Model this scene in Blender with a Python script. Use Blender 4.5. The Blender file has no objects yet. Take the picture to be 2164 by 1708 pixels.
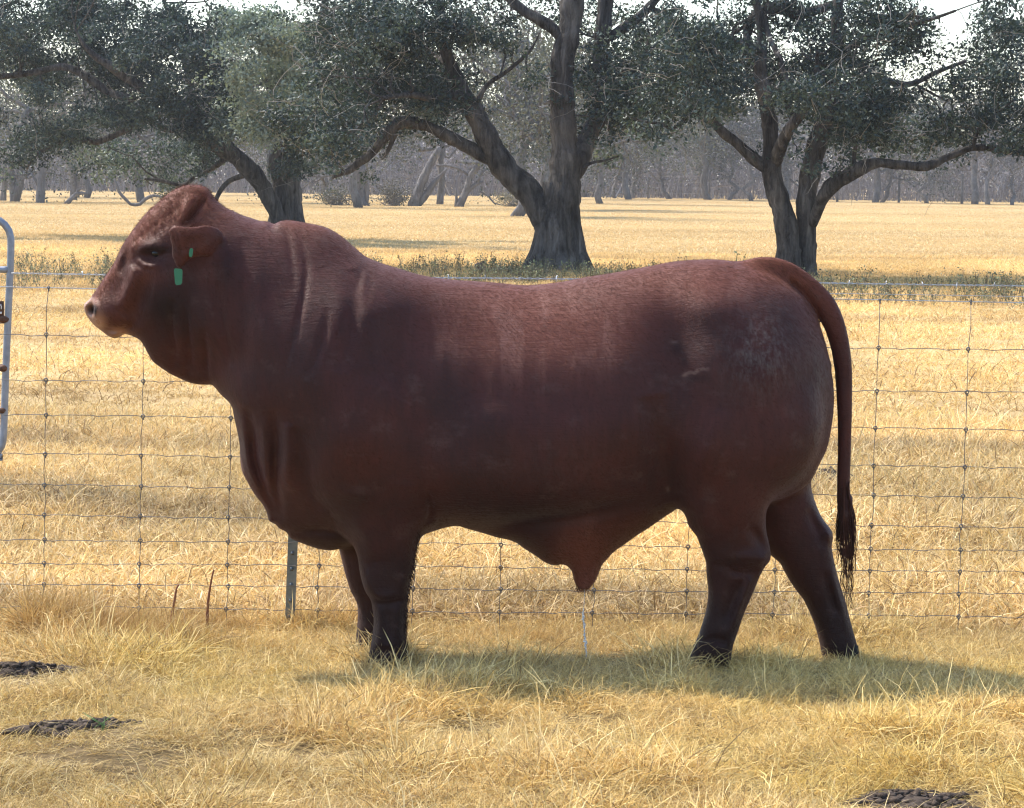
import bpy, bmesh, math, random
import numpy as np
from mathutils import Vector, Matrix
from mathutils.bvhtree import BVHTree
import openvdb

rng = np.random.default_rng(7)
random.seed(7)
SC = bpy.context.scene
COL = SC.collection

# ------------------------------------------------------------------ camera
CAM_H = 1.56
FPX = 6000.0                      # focal length in pixels of a 2164 px wide frame
PITCH = math.atan(474.0 / FPX)
ROLL = math.radians(0.66)
_F = np.array([0.0, math.cos(PITCH), -math.sin(PITCH)])
_R0 = np.array([1.0, 0.0, 0.0]); _U0 = np.array([0.0, math.sin(PITCH), math.cos(PITCH)])
_R = math.cos(ROLL) * _R0 + math.sin(ROLL) * _U0
_U = -math.sin(ROLL) * _R0 + math.cos(ROLL) * _U0
cam_d = bpy.data.cameras.new("camera")
cam_d.sensor_width = 36.0
cam_d.lens = 36.0 * FPX / 2164.0
cam_d.clip_start = 0.1
cam_d.clip_end = 4000.0
cam = bpy.data.objects.new("camera", cam_d)
COL.objects.link(cam)
cam.matrix_world = Matrix(((_R[0], _U[0], -_F[0], 0.0), (_R[1], _U[1], -_F[1], 0.0),
                           (_R[2], _U[2], -_F[2], CAM_H), (0, 0, 0, 1)))
SC.camera = cam

# ------------------------------------------------------------------ world and sun
SUN_TO = Vector((-0.66, 0.45, 1.04)).normalized()          # towards the sun
SUN_EL = math.asin(SUN_TO.z)
SUN_AZ = math.atan2(SUN_TO.x, SUN_TO.y)
world = bpy.data.worlds.new("World"); SC.world = world
world.use_nodes = True
_nt = world.node_tree; _nt.nodes.clear()
_sky = _nt.nodes.new("ShaderNodeTexSky"); _sky.sky_type = 'NISHITA'; _sky.sun_disc = False
_sky.sun_elevation = SUN_EL; _sky.sun_rotation = SUN_AZ
_sky.air_density = 1.0; _sky.dust_density = 0.8; _sky.ozone_density = 1.0
_bg = _nt.nodes.new("ShaderNodeBackground"); _bg.inputs["Strength"].default_value = 0.15
_wo = _nt.nodes.new("ShaderNodeOutputWorld")
_nt.links.new(_sky.outputs[0], _bg.inputs["Color"]); _nt.links.new(_bg.outputs[0], _wo.inputs["Surface"])
sun_d = bpy.data.lights.new("sun", 'SUN'); sun_d.energy = 3.3; sun_d.angle = math.radians(0.9)
sun_d.color = (1.0, 0.93, 0.82)
sun = bpy.data.objects.new("sun", sun_d); COL.objects.link(sun)
sun.rotation_euler = SUN_TO.to_track_quat('Z', 'Y').to_euler()
sun.location = (-6, 6, 30)
SC.view_settings.view_transform = 'Standard'
SC.view_settings.look = 'None'
SC.view_settings.gamma = 1.0
SC.view_settings.use_curve_mapping = False
SC.view_settings.exposure = 1.24
SC.render.engine = 'CYCLES'
SC.cycles.use_denoising = True
SC.cycles.filter_width = 1.2
SC.cycles.sample_clamp_indirect = 2.0
SC.cycles.light_sampling_threshold = 0.0
SC.cycles.max_bounces = 6
SC.cycles.diffuse_bounces = 3
SC.cycles.glossy_bounces = 2
SC.cycles.transmission_bounces = 3
SC.cycles.transparent_max_bounces = 6
SC.cycles.volume_bounces = 0

# ------------------------------------------------------------------ helpers
def unproj(pts, depth):
    """pixels of the 2164x1708 frame -> world points on the plane Y = depth"""
    p = np.asarray(pts, float)
    d = _F[None] + ((p[:, 0] - 1082.0) / FPX)[:, None] * _R[None] + ((854.0 - p[:, 1]) / FPX)[:, None] * _U[None]
    dep = np.asarray(depth, float) * np.ones(len(p))
    t = dep / d[:, 1]
    q = d * t[:, None]; q[:, 2] += CAM_H
    return q

def P(x, y, depth):
    return Vector(unproj([(x, y)], depth)[0])

def tag(o, label=None, cat=None, group=None, kind=None):
    if label: o["label"] = label
    if cat: o["category"] = cat
    if group: o["group"] = group
    if kind: o["kind"] = kind
    return o

def empty(name, loc, label, cat, group=None):
    o = bpy.data.objects.new(name, None); COL.objects.link(o)
    o.location = loc; o.empty_display_size = 0.2
    return tag(o, label, cat, group)

def mesh_obj(name, verts, faces, mat=None, parent=None, smooth=True, attrs=None):
    """verts (N,3) world points; faces (M,3|4) int array or list; parented keeps world place"""
    me = bpy.data.meshes.new(name)
    verts = np.asarray(verts, np.float32)
    if parent is not None:
        verts = verts - np.array(parent_loc(parent), np.float32)[None]
    if isinstance(faces, np.ndarray):
        k = faces.shape[1]; n = len(faces)
        me.vertices.add(len(verts)); me.vertices.foreach_set("co", verts.ravel())
        me.loops.add(n * k); me.loops.foreach_set("vertex_index", faces.astype(np.int32).ravel())
        me.polygons.add(n); me.polygons.foreach_set("loop_start", np.arange(0, n * k, k, dtype=np.int32))
        me.polygons.foreach_set("loop_total", np.full(n, k, np.int32))
        me.update(calc_edges=True)
    else:
        me.from_pydata([tuple(v) for v in verts], [], faces); me.update()
    if smooth:
        me.polygons.foreach_set("use_smooth", np.ones(len(me.polygons), bool))
    if attrs:
        for an, arr in attrs.items():
            arr = np.asarray(arr, np.float32)
            if arr.ndim == 1:
                a = me.attributes.new(an, 'FLOAT', 'POINT'); a.data.foreach_set("value", arr)
            else:
                a = me.attributes.new(an, 'FLOAT_COLOR', 'POINT')
                if arr.shape[1] == 3: arr = np.concatenate([arr, np.ones((len(arr), 1), np.float32)], 1)
                a.data.foreach_set("color", arr.ravel())
    if mat is not None: me.materials.append(mat)
    o = bpy.data.objects.new(name, me); COL.objects.link(o)
    if parent is not None: o.parent = parent
    return o

def parent_loc(p):
    l = np.array(p.location, float)
    while p.parent is not None:
        p = p.parent; l = l + np.array(p.location, float)
    return l

class Geo:
    """collects tubes, boxes ... into one mesh"""
    def __init__(s): s.v = []; s.f = []; s.n = 0
    def add(s, v, f):
        v = np.asarray(v, float); f = np.asarray(f, int)
        s.v.append(v); s.f.append(f + s.n); s.n += len(v)
    def tube(s, pts, rad, k=8, wob=0.0, cap=True, r=None, flat=None):
        pts = np.asarray(pts, float); n = len(pts)
        rad = np.asarray(rad, float) * np.ones(n)
        tg = np.gradient(pts, axis=0); tg /= np.linalg.norm(tg, axis=1)[:, None] + 1e-9
        ref = np.array([0, 1.0, 0]) if abs(tg[:, 1]).mean() < 0.8 else np.array([1.0, 0, 0])
        a = np.cross(tg, ref); a /= np.linalg.norm(a, axis=1)[:, None] + 1e-9
        b = np.cross(tg, a)
        th = np.arange(k) * 2 * math.pi / k
        rr = rad[:, None] * np.ones((n, k))
        if wob: rr = rr * (1 + wob * (r or rng).normal(size=(n, k)))
        v = pts[:, None] + rr[..., None] * (np.cos(th)[None, :, None] * a[:, None] + np.sin(th)[None, :, None] * b[:, None])
        i = np.arange(n - 1)[:, None] * k; j = np.arange(k)[None]; j2 = (j + 1) % k
        f = np.stack([i + j, i + j2, i + k + j2, i + k + j], -1).reshape(-1, 4)
        vv = v.reshape(-1, 3)
        if cap:
            c0 = len(vv); vv = np.concatenate([vv, pts[:1], pts[-1:]])
            jj = np.arange(k); j3 = (jj + 1) % k
            f = np.concatenate([f, np.stack([jj * 0 + c0, j3, jj, jj * 0 + c0], -1) * 1,
                                np.stack([jj * 0 + c0 + 1, (n - 1) * k + jj, (n - 1) * k + j3, jj * 0 + c0 + 1], -1)])
        s.add(vv, f)
    def box(s, c, size, rot=None):
        h = np.asarray(size) / 2
        v = np.array([[x, y, z] for x in (-1, 1) for y in (-1, 1) for z in (-1, 1)], float) * h
        if rot is not None: v = v @ np.array(rot.to_3x3()).T
        s.add(v + np.asarray(c), [[0, 1, 3, 2], [4, 6, 7, 5], [0, 4, 5, 1], [2, 3, 7, 6], [0, 2, 6, 4], [1, 5, 7, 3]])
    def build(s, name, mat=None, parent=None, smooth=True, attrs=None):
        v = np.concatenate(s.v); f = np.concatenate(s.f)
        # degenerate quads (caps) -> keep as triangles
        tri = f[:, 0] == f[:, 3]
        if tri.any():
            fl = [tuple(q) for q in f[~tri]] + [tuple(q[:3]) for q in f[tri]]
            return mesh_obj(name, v, fl, mat, parent, smooth, attrs)
        return mesh_obj(name, v, f, mat, parent, smooth, attrs)

def catmull(p, step, closed=False):
    p = np.asarray(p, float); n = len(p)
    out = []
    m = n if closed else n - 1
    for i in range(m):
        if closed:
            a, b, c, d = p[(i - 1) % n], p[i], p[(i + 1) % n], p[(i + 2) % n]
        else:
            a, b, c, d = p[max(i - 1, 0)], p[i], p[i + 1], p[min(i + 2, n - 1)]
        k = max(1, int(np.linalg.norm((c - b)[:3]) / step))
        t = (np.arange(k) / k)[:, None]
        out.append(0.5 * (2 * b + (c - a) * t + (2 * a - 5 * b + 4 * c - d) * t ** 2 + (3 * b - a - 3 * c + d) * t ** 3))
    if not closed: out.append(p[-1:])
    return np.concatenate(out)

class NT:
    """small node-tree writer"""
    def __init__(s, name):
        s.m = bpy.data.materials.new(name); s.m.use_nodes = True
        s.t = s.m.node_tree; s.t.nodes.clear()
        s.out = s.n("ShaderNodeOutputMaterial")
    def n(s, typ, **kw):
        nd = s.t.nodes.new(typ)
        for k, v in kw.items():
            if k.startswith("i_"):
                key = k[2:]
                key = int(key) if key.isdigit() else key.replace("_", " ")
                nd.inputs[key].default_value = v
            else: setattr(nd, k, v)
        return nd
    def l(s, a, b): s.t.links.new(a, b)
    def ramp(s, fac, stops):
        r = s.n("ShaderNodeValToRGB"); e = r.color_ramp.elements
        while len(e) < len(stops): e.new(0.5)
        for k, (p, c) in enumerate(stops):
            e[k].position = p; e[k].color = (c[0], c[1], c[2], 1)
        s.l(fac, r.inputs[0]); return r.outputs[0]
    def noise(s, vec, scale, detail=3, rough=0.55, dist=0.0, out=0):
        t = s.n("ShaderNodeTexNoise", i_Scale=scale, i_Detail=detail, i_Roughness=rough, i_Distortion=dist)
        if vec is not None: s.l(vec, t.inputs["Vector"])
        return t.outputs[out]
    def mapping(s, vec, scale=(1, 1, 1), rot=(0, 0, 0)):
        t = s.n("ShaderNodeMapping"); t.inputs["Scale"].default_value = scale; t.inputs["Rotation"].default_value = rot
        s.l(vec, t.inputs[0]); return t.outputs[0]
    def mix(s, fac, a, b, typ='MIX'):
        t = s.n("ShaderNodeMix", data_type='RGBA', blend_type=typ)
        for sock, v in ((0, fac), (6, a), (7, b)):
            if isinstance(v, (int, float)): t.inputs[sock].default_value = v
            elif isinstance(v, tuple): t.inputs[sock].default_value = (v[0], v[1], v[2], 1)
            else: s.l(v, t.inputs[sock])
        return t.outputs[2]
    def math(s, op, a, b=None):
        t = s.n("ShaderNodeMath", operation=op)
        for k, v in ((0, a), (1, b)):
            if v is None: continue
            if isinstance(v, (int, float)): t.inputs[k].default_value = v
            else: s.l(v, t.inputs[k])
        return t.outputs[0]
    def attr(s, name, out="Fac"):
        return s.n("ShaderNodeAttribute", attribute_name=name).outputs[out]
    def bump(s, h, strength, dist, normal=None):
        t = s.n("ShaderNodeBump", i_Strength=strength, i_Distance=dist)
        s.l(h, t.inputs["Height"])
        if normal is not None: s.l(normal, t.inputs["Normal"])
        return t.outputs[0]
    def bsdf(s, col, rough=0.7, spec=0.3, normal=None, **kw):
        b = s.n("ShaderNodeBsdfPrincipled")
        for key, v in (("Base Color", col), ("Roughness", rough), ("Specular IOR Level", spec)):
            if isinstance(v, (int, float)): b.inputs[key].default_value = v
            elif isinstance(v, tuple): b.inputs[key].default_value = (v[0], v[1], v[2], 1)
            else: s.l(v, b.inputs[key])
        for k, v in kw.items(): b.inputs[k.replace("_", " ")].default_value = v
        if normal is not None: s.l(normal, b.inputs["Normal"])
        s.l(b.outputs[0], s.out.inputs[0])
        return b
# ------------------------------------------------------------------ ground
FENCE_Y = 9.75
def ground_z(x, y):
    x = np.asarray(x, float); y = np.asarray(y, float)
    near = np.exp(-((y - 8.5) / 9.0) ** 2)
    z = near * (0.010 * np.sin(2.1 * x + 1.3 * y) + 0.008 * np.sin(3.7 * y - 1.1 * x + 1) + 0.006 * np.sin(6.3 * x + 2) * np.sin(5.1 * y))
    z = z + np.exp(-((y - 7.4) / 1.0) ** 4) * (0.022 * np.sin(3.3 * x + 1) * np.sin(4.6 * y) + 0.014 * np.sin(7.1 * x + 2 * y) * np.sin(8.3 * y + 1))
    z = z + 0.03 * np.sin(x * 0.21 + 1.0) * np.sin(y * 0.17 + .5) * np.clip((y - 12) / 20, 0, 1)
    z = z - 0.02 * np.exp(-(((x - 1.05) / .25) ** 2 + ((y - 9.2) / .3) ** 2))
    flat = np.exp(-((np.abs(y - 9.15) / 0.5) ** 4)) * (np.abs(x) < 2.2)
    return z * (1 - 0.6 * flat)

def make_straw_ground():
    m = NT("dry_pasture")
    g = m.n("ShaderNodeNewGeometry").outputs["Position"]
    n1 = m.noise(m.mapping(g, (0.35, 0.12, 0.35)), 1.0, 4)
    n2 = m.noise(m.mapping(g, (.55, .30, 1.0)), 1.0, 6, .68)
    n3 = m.noise(g, 45.0, 3)
    c1 = m.ramp(n1, [(0.30, (.44, .31, .135)), (0.5, (.55, .383, .18)), (0.72, (.62, .44, .22))])
    c2 = m.ramp(n2, [(0.30, (.36, .25, .125)), (0.48, (.55, .395, .18)), (0.7, (.64, .475, .24))])
    c = m.mix(0.45, c1, c2)
    c = m.mix(m.ramp(n3, [(0.35, (.0, .0, .0)), (0.6, (.2, .2, .2))]), c, (.34, .24, .12))
    sep = m.n("ShaderNodeSeparateXYZ"); m.l(g, sep.inputs[0])
    near = m.math('SUBTRACT', 1.0, m.n("ShaderNodeMapRange").outputs[0]) if False else m.n("ShaderNodeMapRange")
    near.inputs[1].default_value = 9.5; near.inputs[2].default_value = 22.0
    m.l(sep.outputs[1], near.inputs[0])
    c = m.mix(near.outputs[0], m.mix(n3, (.10, .070, .035), (.22, .155, .075)), c)
    b = m.bump(n3, 0.5, 0.02)
    c = m.mix(1.0, c, (.84, .84, .84), 'MULTIPLY')
    m.bsdf(c, 0.9, 0.1, b)
    return m.m

ys = np.concatenate([np.array([-200, -60, -20]), np.arange(-6, 4, 1.0), np.arange(4, 16, 0.07), np.geomspace(16, 420, 90), np.geomspace(460, 1500, 8)])
xs_n = np.concatenate([-np.geomspace(1400, 5, 36), np.arange(-4.8, 4.81, 0.08), np.geomspace(5, 1400, 36)])
GXX, GYY = np.meshgrid(xs_n, ys, indexing='ij')
gv = np.stack([GXX, GYY, ground_z(GXX, GYY)], -1).reshape(-1, 3)
ny = len(ys)
ii = (np.arange(len(xs_n) - 1)[:, None] * ny + np.arange(ny - 1)[None]).ravel()
gf = np.stack([ii, ii + ny, ii + ny + 1, ii + 1], -1)
M_GROUND = make_straw_ground()
tag(mesh_obj("ground", gv, gf, M_GROUND), kind="structure")
# ------------------------------------------------------------------ fence, gate
def metal(name, col, rough=0.45, metallic=0.8, rust=0.0, scale=30.0, rustcol=(.16, .07, .035)):
    m = NT(name)
    o = m.n("ShaderNodeNewGeometry").outputs["Position"]
    n1 = m.noise(o, scale, 4, .6)
    c = m.mix(m.ramp(n1, [(.35, (0, 0, 0)), (.7, (1, 1, 1))]), (col[0] * .7, col[1] * .7, col[2] * .7), col)
    if rust:
        n2 = m.noise(o, scale * .5, 5, .7)
        c = m.mix(m.ramp(n2, [(1 - rust, (0, 0, 0)), (min(1, 1.08 - rust), (1, 1, 1))]), c, rustcol)
    m.bsdf(c, rough, .5, m.bump(n1, .15, .002), Metallic=metallic)
    return m.m
M_WIRE = metal("weathered_wire", (.17, .165, .165), .5, .6, .35, 60)
M_BARB = metal("galvanised_barbed_wire", (.55, .56, .58), .35, .85, .2, 60)
M_POST = metal("steel_post", (.17, .19, .205), .38, .75, .15, 40)
M_GALV = metal("galvanised_pipe", (.30, .32, .37), .5, .5, .12, 22)
M_RUST = metal("rusty_steel", (.12, .055, .03), .75, .25, .5, 50)

fence = empty("wire_fence", (0, FENCE_Y, 0), "rusty woven wire livestock fence with barbed top strand and steel post behind the bull", "fence")
WL = [608, 707, 803, 877, 960, 1025, 1088, 1140, 1190, 1235, 1283, 1331]
WR = [637, 738, 829, 908, 987, 1049, 1112, 1162, 1208, 1255, 1303, 1352]
fr = np.random.default_rng(21)
def line_y(k, x): return WL[k] + (WR[k] - WL[k]) * (x - 100.0) / 1945.0
stay_xs = [100 + 193.6 * k for k in range(-5, 17)]
def stay_x(k, y):
    s = stay_xs[k]; lean = .0148 + (.039 - .0148) * (s - 100) / 1945
    return s + lean * (1000 - y) + 5 * math.sin(k * 2.3)
for k in range(12):
    xs = np.arange(-880, 3080, 16.0)
    ph = fr.uniform(0, 6)
    yy = line_y(k, xs) + 2.6 * np.sin(xs / 193.6 * 2 * math.pi * 2 + ph) * (np.sin(xs / 193.6 * math.pi * 4 + ph) > .55) + 1.6 * np.sin(xs / 240 + k)
    if k == 0: yy = line_y(k, xs) + 1.5 * np.sin(xs / 300)
    w = unproj(np.stack([xs, yy], 1), FENCE_Y)
    w[:, 1] += .004 * np.sin(xs / 70 + k)
    g = Geo(); g.tube(w, .0017 if k in (0, 11) else .0013, 5)
    g.build("line_wire", M_BARB if k == 0 else M_WIRE, fence)
knots = Geo()
for k in range(len(stay_xs)):
    pts = []
    for j in range(12):
        y = line_y(j, stay_xs[k]); x = stay_x(k, y)
        pts.append((x + fr.normal() * 1.2, y))
        if j < 11:
            y2 = line_y(j + 1, stay_xs[k]); ym = .5 * (y + y2)
            pts.append((stay_x(k, ym) + fr.normal() * 1.5, ym))
    w = unproj(pts, FENCE_Y - .003)
    g = Geo(); g.tube(w, .0013, 5)
    g.build("stay_wire", M_WIRE, fence)
    for j in range(0, 12):
        c = w[2 * j]
        s = .0065 if j else .004
        a = np.linspace(0, 2 * math.pi, 7)
        ring = np.stack([c[0] + s * np.cos(a), np.full(7, c[1] - .002), c[2] + s * np.sin(a)], 1)
        knots.tube(ring, .0021, 4, cap=False)
        knots.tube(np.array([c + (0, -.003, -.004), c + (.001, -.003, -.013)]), .0028, 4)
ko = knots.build("knot", M_WIRE, fence); ko["kind"] = "stuff"
# barbed wire: two twisted strands with barbs
xs = np.arange(24, 3080, 6.0)
yy = 577.5 + (602 - 578) * (xs - 30.0) / 2015.0 + 1.6 * np.sin(xs / 260.)
w = unproj(np.stack([xs, yy], 1), FENCE_Y - .004)
for s in (0, math.pi):
    g = Geo(); h = w.copy(); ph = w[:, 0] / .055 * 2 * math.pi + s
    h[:, 2] += .0021 * np.cos(ph); h[:, 1] += .0021 * np.sin(ph)
    g.tube(h, .0013, 5); g.build("barbed_strand", M_BARB, fence)
g = Geo()
for x0 in np.arange(-1.6, 3.2, .125):
    i = np.argmin(abs(w[:, 0] - x0)); c = w[i]
    for q in range(2):
        a = fr.uniform(0, 6.28); d = np.array([.004 * (q - .5), math.sin(a) * .012, math.cos(a) * .012])
        g.tube(np.array([c - d, c + d]), .0011, 4)
bo = g.build("barb", M_BARB, fence); bo["kind"] = "stuff"
# second faint strand, slightly slack, only to the right
xs = np.arange(1500, 3080, 12.0)
w = unproj(np.stack([xs, 622 + .0113 * (xs - 1760) + 2 * np.sin(xs / 330)], 1), FENCE_Y + .05)
g = Geo(); g.tube(w, .0011, 5); g.build("smooth_wire", M_BARB, fence)

def t_post(px_top, px_bot, label_part=None):
    a = unproj([px_bot], FENCE_Y + .02)[0]; b = unproj([px_top], FENCE_Y + .02)[0]
    d = (b - a) / np.linalg.norm(b - a)
    a = a - d * .25
    sx = np.cross(d, (0, 1, 0)); sx /= np.linalg.norm(sx); sy = np.cross(sx, d)
    prof = np.array([(-.017, .003), (-.017, -.002), (-.004, -.004), (-.003, -.026), (.003, -.026), (.004, -.004), (.017, -.002), (.017, .003)])
    prof[:, 1] *= -1
    ring = lambda c: c + prof[:, :1] * sx + prof[:, 1:] * sy
    n = len(prof); L = np.linalg.norm(b - a)
    v = np.concatenate([ring(a), ring(b)])
    f = [(i, (i + 1) % n, n + (i + 1) % n, n + i) for i in range(n)] + [tuple(range(n))[::-1], tuple(range(n, 2 * n))]
    o = mesh_obj("steel_post", v, f, M_POST, fence, smooth=False)
    g = Geo()
    for t in np.arange(.3, L, .055):
        g.box(a + d * t + sy * (-.006), (.010, .012, .012))
    g.build("stud", M_POST, o, smooth=False)["kind"] = "stuff"
    return o
t_post((641, 560), (612, 1332))
t_post((2470, 600), (2440, 1362)); 
# gate at the left edge, standing some metres behind the wires
GATE_Y = 13.8
gate = empty("pipe_gate", tuple(unproj([(0, 1050)], GATE_Y)[0] * (1, 1, 0)), "galvanised pipe gate with rounded corner and rusty latch plate at the left edge", "gate")
GP = lambda l, y=GATE_Y: unproj([(a * .2036, 442.8 + b * .2036) for a, b in l], y)
low = [(-5000, 60), (-1200, 78), (-300, 88), (-90, 95), (0, 118), (50, 158), (92, 220), (113, 300), (113, 400), (108, 600), (98, 800), (88, 1000), (80, 1200), (71, 1400), (63, 1600), (52, 1900), (38, 2300), (20, 2450), (-30, 2530), (-120, 2565), (-400, 2575), (-5000, 2560)]
g = Geo(); g.tube(catmull(GP(low), .03), .0178, 12); g.build("frame", M_GALV, gate)
for yb in (625, 1150, 1640, 2090):
    g = Geo(); ex = 88 - (yb - 625) * .033
    g.tube(GP([(-5000, yb - 10), (ex - 40, yb), (ex + 2, yb)]), .0165, 12)
    g.build("rail", M_GALV if yb != 1640 else M_RUST, gate)
for xx in (-2400, -4980):
    g = Geo(); g.tube(GP([(xx, 75), (xx + 10, 2565)]), .016, 10); g.build("upright", M_GALV, gate)
# rusty sign plate with the end of its white lettering
c = GP([(-120, 1030)], GATE_Y - .022)[0]
g = Geo(); g.box(c, (.150, .004, .075)); pl = g.build("sign_plate", M_RUST, gate, smooth=False)
def paint(name, col, rough=.6):
    m = NT(name); m.bsdf(col, rough, .4); return m.m
M_WHITE = paint("white_lettering", (.75, .74, .70))
for (x0, y0, x1, y1) in ((-6, 985, 18, 999), (8, 985, 19, 1035), (0, 1062, 18, 1085)):
    a, b = GP([(x0, y0), (x1, y1)], GATE_Y - .0246)
    g = Geo(); g.box((a + b) / 2, (abs(b[0] - a[0]), .0012, abs(b[2] - a[2]))); g.build("letter_stroke", M_WHITE, pl, smooth=False)
def lump(c, r, seed, k=2, amp=.3, sq=(1, 1, 1)):
    bm = bmesh.new(); bmesh.ops.create_icosphere(bm, subdivisions=k, radius=1)
    rr = np.random.default_rng(seed); v = np.array([x.co for x in bm.verts]); f = np.array([[x.index for x in q.verts] for q in bm.faces])
    bm.free()
    d = sum(rr.normal() * np.sin(v @ rr.normal(size=3) * w + rr.uniform(0, 6)) for w in (1.5, 2.5, 4)) * amp / 2
    v = v * (1 + d)[:, None] * np.array(sq) * r + np.asarray(c)
    return v, np.concatenate([f, f[:, :1]], 1)
for (a, b, r) in ((35, 1148, .021), (28, 1650, .019), (14, 2085, .016)):
    g = Geo(); g.add(*lump(GP([(a, b)], GATE_Y - .02)[0], r, int(b), 2, .2, (1.2, 1, .9))); g.build("bolt", M_RUST, gate)
# ------------------------------------------------------------------ the bull
BULL_Y = 9.15
def zoomed(pts, ox, oy, sc):
    p = np.asarray(pts, float) / sc + np.array([ox, oy])
    return p * 0.790647
zA = lambda p: zoomed(p, 150, 420, 2.44)        # head
zB = lambda p: zoomed(p, 500, 900, 1.8975)      # chest and front legs
zC = lambda p: zoomed(p, 1700, 600, 2.134)      # rump and tail
zD = lambda p: zoomed(p, 1700, 1200, 2.44)      # hind legs
zE = lambda p: zoomed(p, 700, 560, 3.607)       # hump
zF = lambda p: zoomed(p, 1150, 700, 2.846)      # back
zG = lambda p: zoomed(p, 1300, 1250, 2.847)     # belly

OUT_TORSO = np.concatenate([
    zA([(180, 975), (190, 950), (215, 933), (243, 895), (275, 850), (300, 810), (330, 765), (365, 715), (393, 665), (410, 625), (432, 580),
        (470, 520), (500, 480), (540, 425), (590, 365), (640, 320), (690, 275), (740, 235), (790, 205), (840, 187), (900, 181),
        (950, 188), (985, 205), (1012, 237), (1037, 275), (1062, 296), (1100, 328), (1150, 350), (1210, 378), (1280, 400), (1325, 416)]),
    zE([(60, 118), (115, 142), (155, 124), (210, 108), (300, 110), (390, 125), (530, 150), (620, 175), (700, 215), (780, 270), (850, 330),
        (920, 390), (970, 435), (1030, 470), (1100, 500), (1200, 535), (1300, 565), (1400, 595), (1500, 625)]),
    zF([(0, 115), (150, 135), (300, 145), (500, 160), (620, 172), (720, 179), (850, 172), (950, 160), (1050, 145), (1200, 115), (1350, 92),
        (1500, 65), (1650, 38)]),
    zC([(200, 215), (330, 203), (430, 200), (520, 206), (600, 222), (680, 240), (760, 268), (830, 305), (900, 352), (960, 412), (1000, 468),
        (1025, 510), (1052, 590), (1080, 680), (1100, 760), (1112, 800), (1112, 840), (1122, 900), (1126, 1000), (1122, 1080), (1112, 1150),
        (1100, 1220), (1080, 1290), (1050, 1350), (1020, 1410), (985, 1470), (900, 1530), (700, 1600), (450, 1640), (300, 1600)]),
    zG([(1475, 282), (1420, 325), (1350, 370), (1280, 420), (1200, 475), (1130, 520), (1050, 580), (980, 630), (930, 680), (882, 735),
        (857, 790), (835, 850), (800, 900), (768, 925), (720, 928), (690, 910), (667, 860), (657, 810), (640, 770), (605, 742), (570, 732),
        (530, 742), (490, 738), (440, 715), (370, 665), (300, 620), (230, 570), (170, 545), (80, 525), (0, 500)]),
    zB([(1430, 972), (1365, 955), (1290, 970), (1230, 990), (1150, 1000), (1050, 1010), (950, 1030), (840, 1055), (790, 1070), (740, 1082),
        (680, 1078), (620, 1060), (560, 1037), (522, 1018), (503, 988), (468, 972), (447, 948), (417, 935), (405, 892), (385, 850),
        (345, 800), (310, 740), (280, 680), (271, 620), (268, 540), (255, 470), (240, 400), (226, 342), (172, 290), (130, 243)]),
    zA([(985, 1484), (930, 1482), (870, 1470), (800, 1440), (740, 1410), (680, 1370), (630, 1330), (600, 1280), (572, 1225), (548, 1192),
        (520, 1175), (480, 1160), (440, 1156), (415, 1175), (375, 1182), (330, 1160), (300, 1135), (252, 1100), (235, 1080), (207, 1045),
        (190, 1010)])])
OUT_NEAR_FORE = zB([(748, 715), (766, 780), (788, 830), (810, 900), (830, 990), (850, 1060), (865, 1130), (875, 1200), (888, 1255), (905, 1302), (930, 1340),
    (941, 1400), (945, 1450), (940, 1510), (930, 1570), (919, 1630), (915, 1690), (920, 1720), (1120, 1720), (1128, 1680), (1124, 1630), (1114, 1590),
    (1110, 1520), (1112, 1450), (1115, 1380), (1122, 1310), (1135, 1240), (1147, 1180), (1157, 1120), (1166, 1060), (1176, 990), (1205, 900),
    (1228, 800), (1235, 660), (1190, 420), (1050, 250), (900, 220), (780, 380), (735, 600)])
OUT_FAR_FORE = zB([(740, 900), (765, 1040), (785, 1130), (800, 1190), (815, 1240), (832, 1290), (855, 1330), (866, 1370), (866, 1430), (860, 1500),
    (850, 1560), (843, 1620), (842, 1690), (1010, 1690), (1015, 1600), (1000, 1480), (1005, 1350), (1030, 1200), (1060, 1000), (1000, 850), (850, 800)])
OUT_NEAR_HIND = zD([(285, 340), (310, 400), (330, 460), (355, 520), (395, 570), (415, 620), (440, 690), (457, 740), (463, 830), (474, 920), (470, 1000),
    (455, 1080), (430, 1160), (402, 1240), (377, 1300), (352, 1370), (345, 1430), (350, 1465), (600, 1465), (618, 1400), (628, 1330), (642, 1270), (667, 1200),
    (690, 1130), (715, 1060), (742, 1000), (772, 930), (800, 860), (825, 805), (847, 768), (872, 738), (882, 706), (876, 660), (864, 600),
    (850, 540), (845, 460), (852, 380), (885, 300), (950, 235), (1040, 165), (1130, 50), (1180, -80), (1180, -220), (1090, -400), (800, -470), (500, -380),
    (340, -130), (275, 120)])
OUT_FAR_HIND = zD([(760, 450), (830, 620), (885, 700), (912, 722), (940, 745), (962, 790), (1002, 860), (1050, 930), (1090, 980), (1120, 1040), (1142, 1090),
    (1166, 1150), (1186, 1220), (1202, 1290), (1214, 1360), (1220, 1440), (1400, 1450), (1428, 1390), (1440, 1330), (1442, 1280), (1422, 1210), (1403, 1140), (1388, 1080),
    (1370, 1010), (1345, 930), (1321, 850), (1300, 770), (1285, 690), (1277, 635), (1286, 592), (1284, 550), (1265, 515), (1235, 480),
    (1205, 430), (1180, 370), (1160, 310), (1148, 250), (1150, 180), (1150, 60), (1050, -60), (850, -80), (700, 80), (700, 300)])
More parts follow.
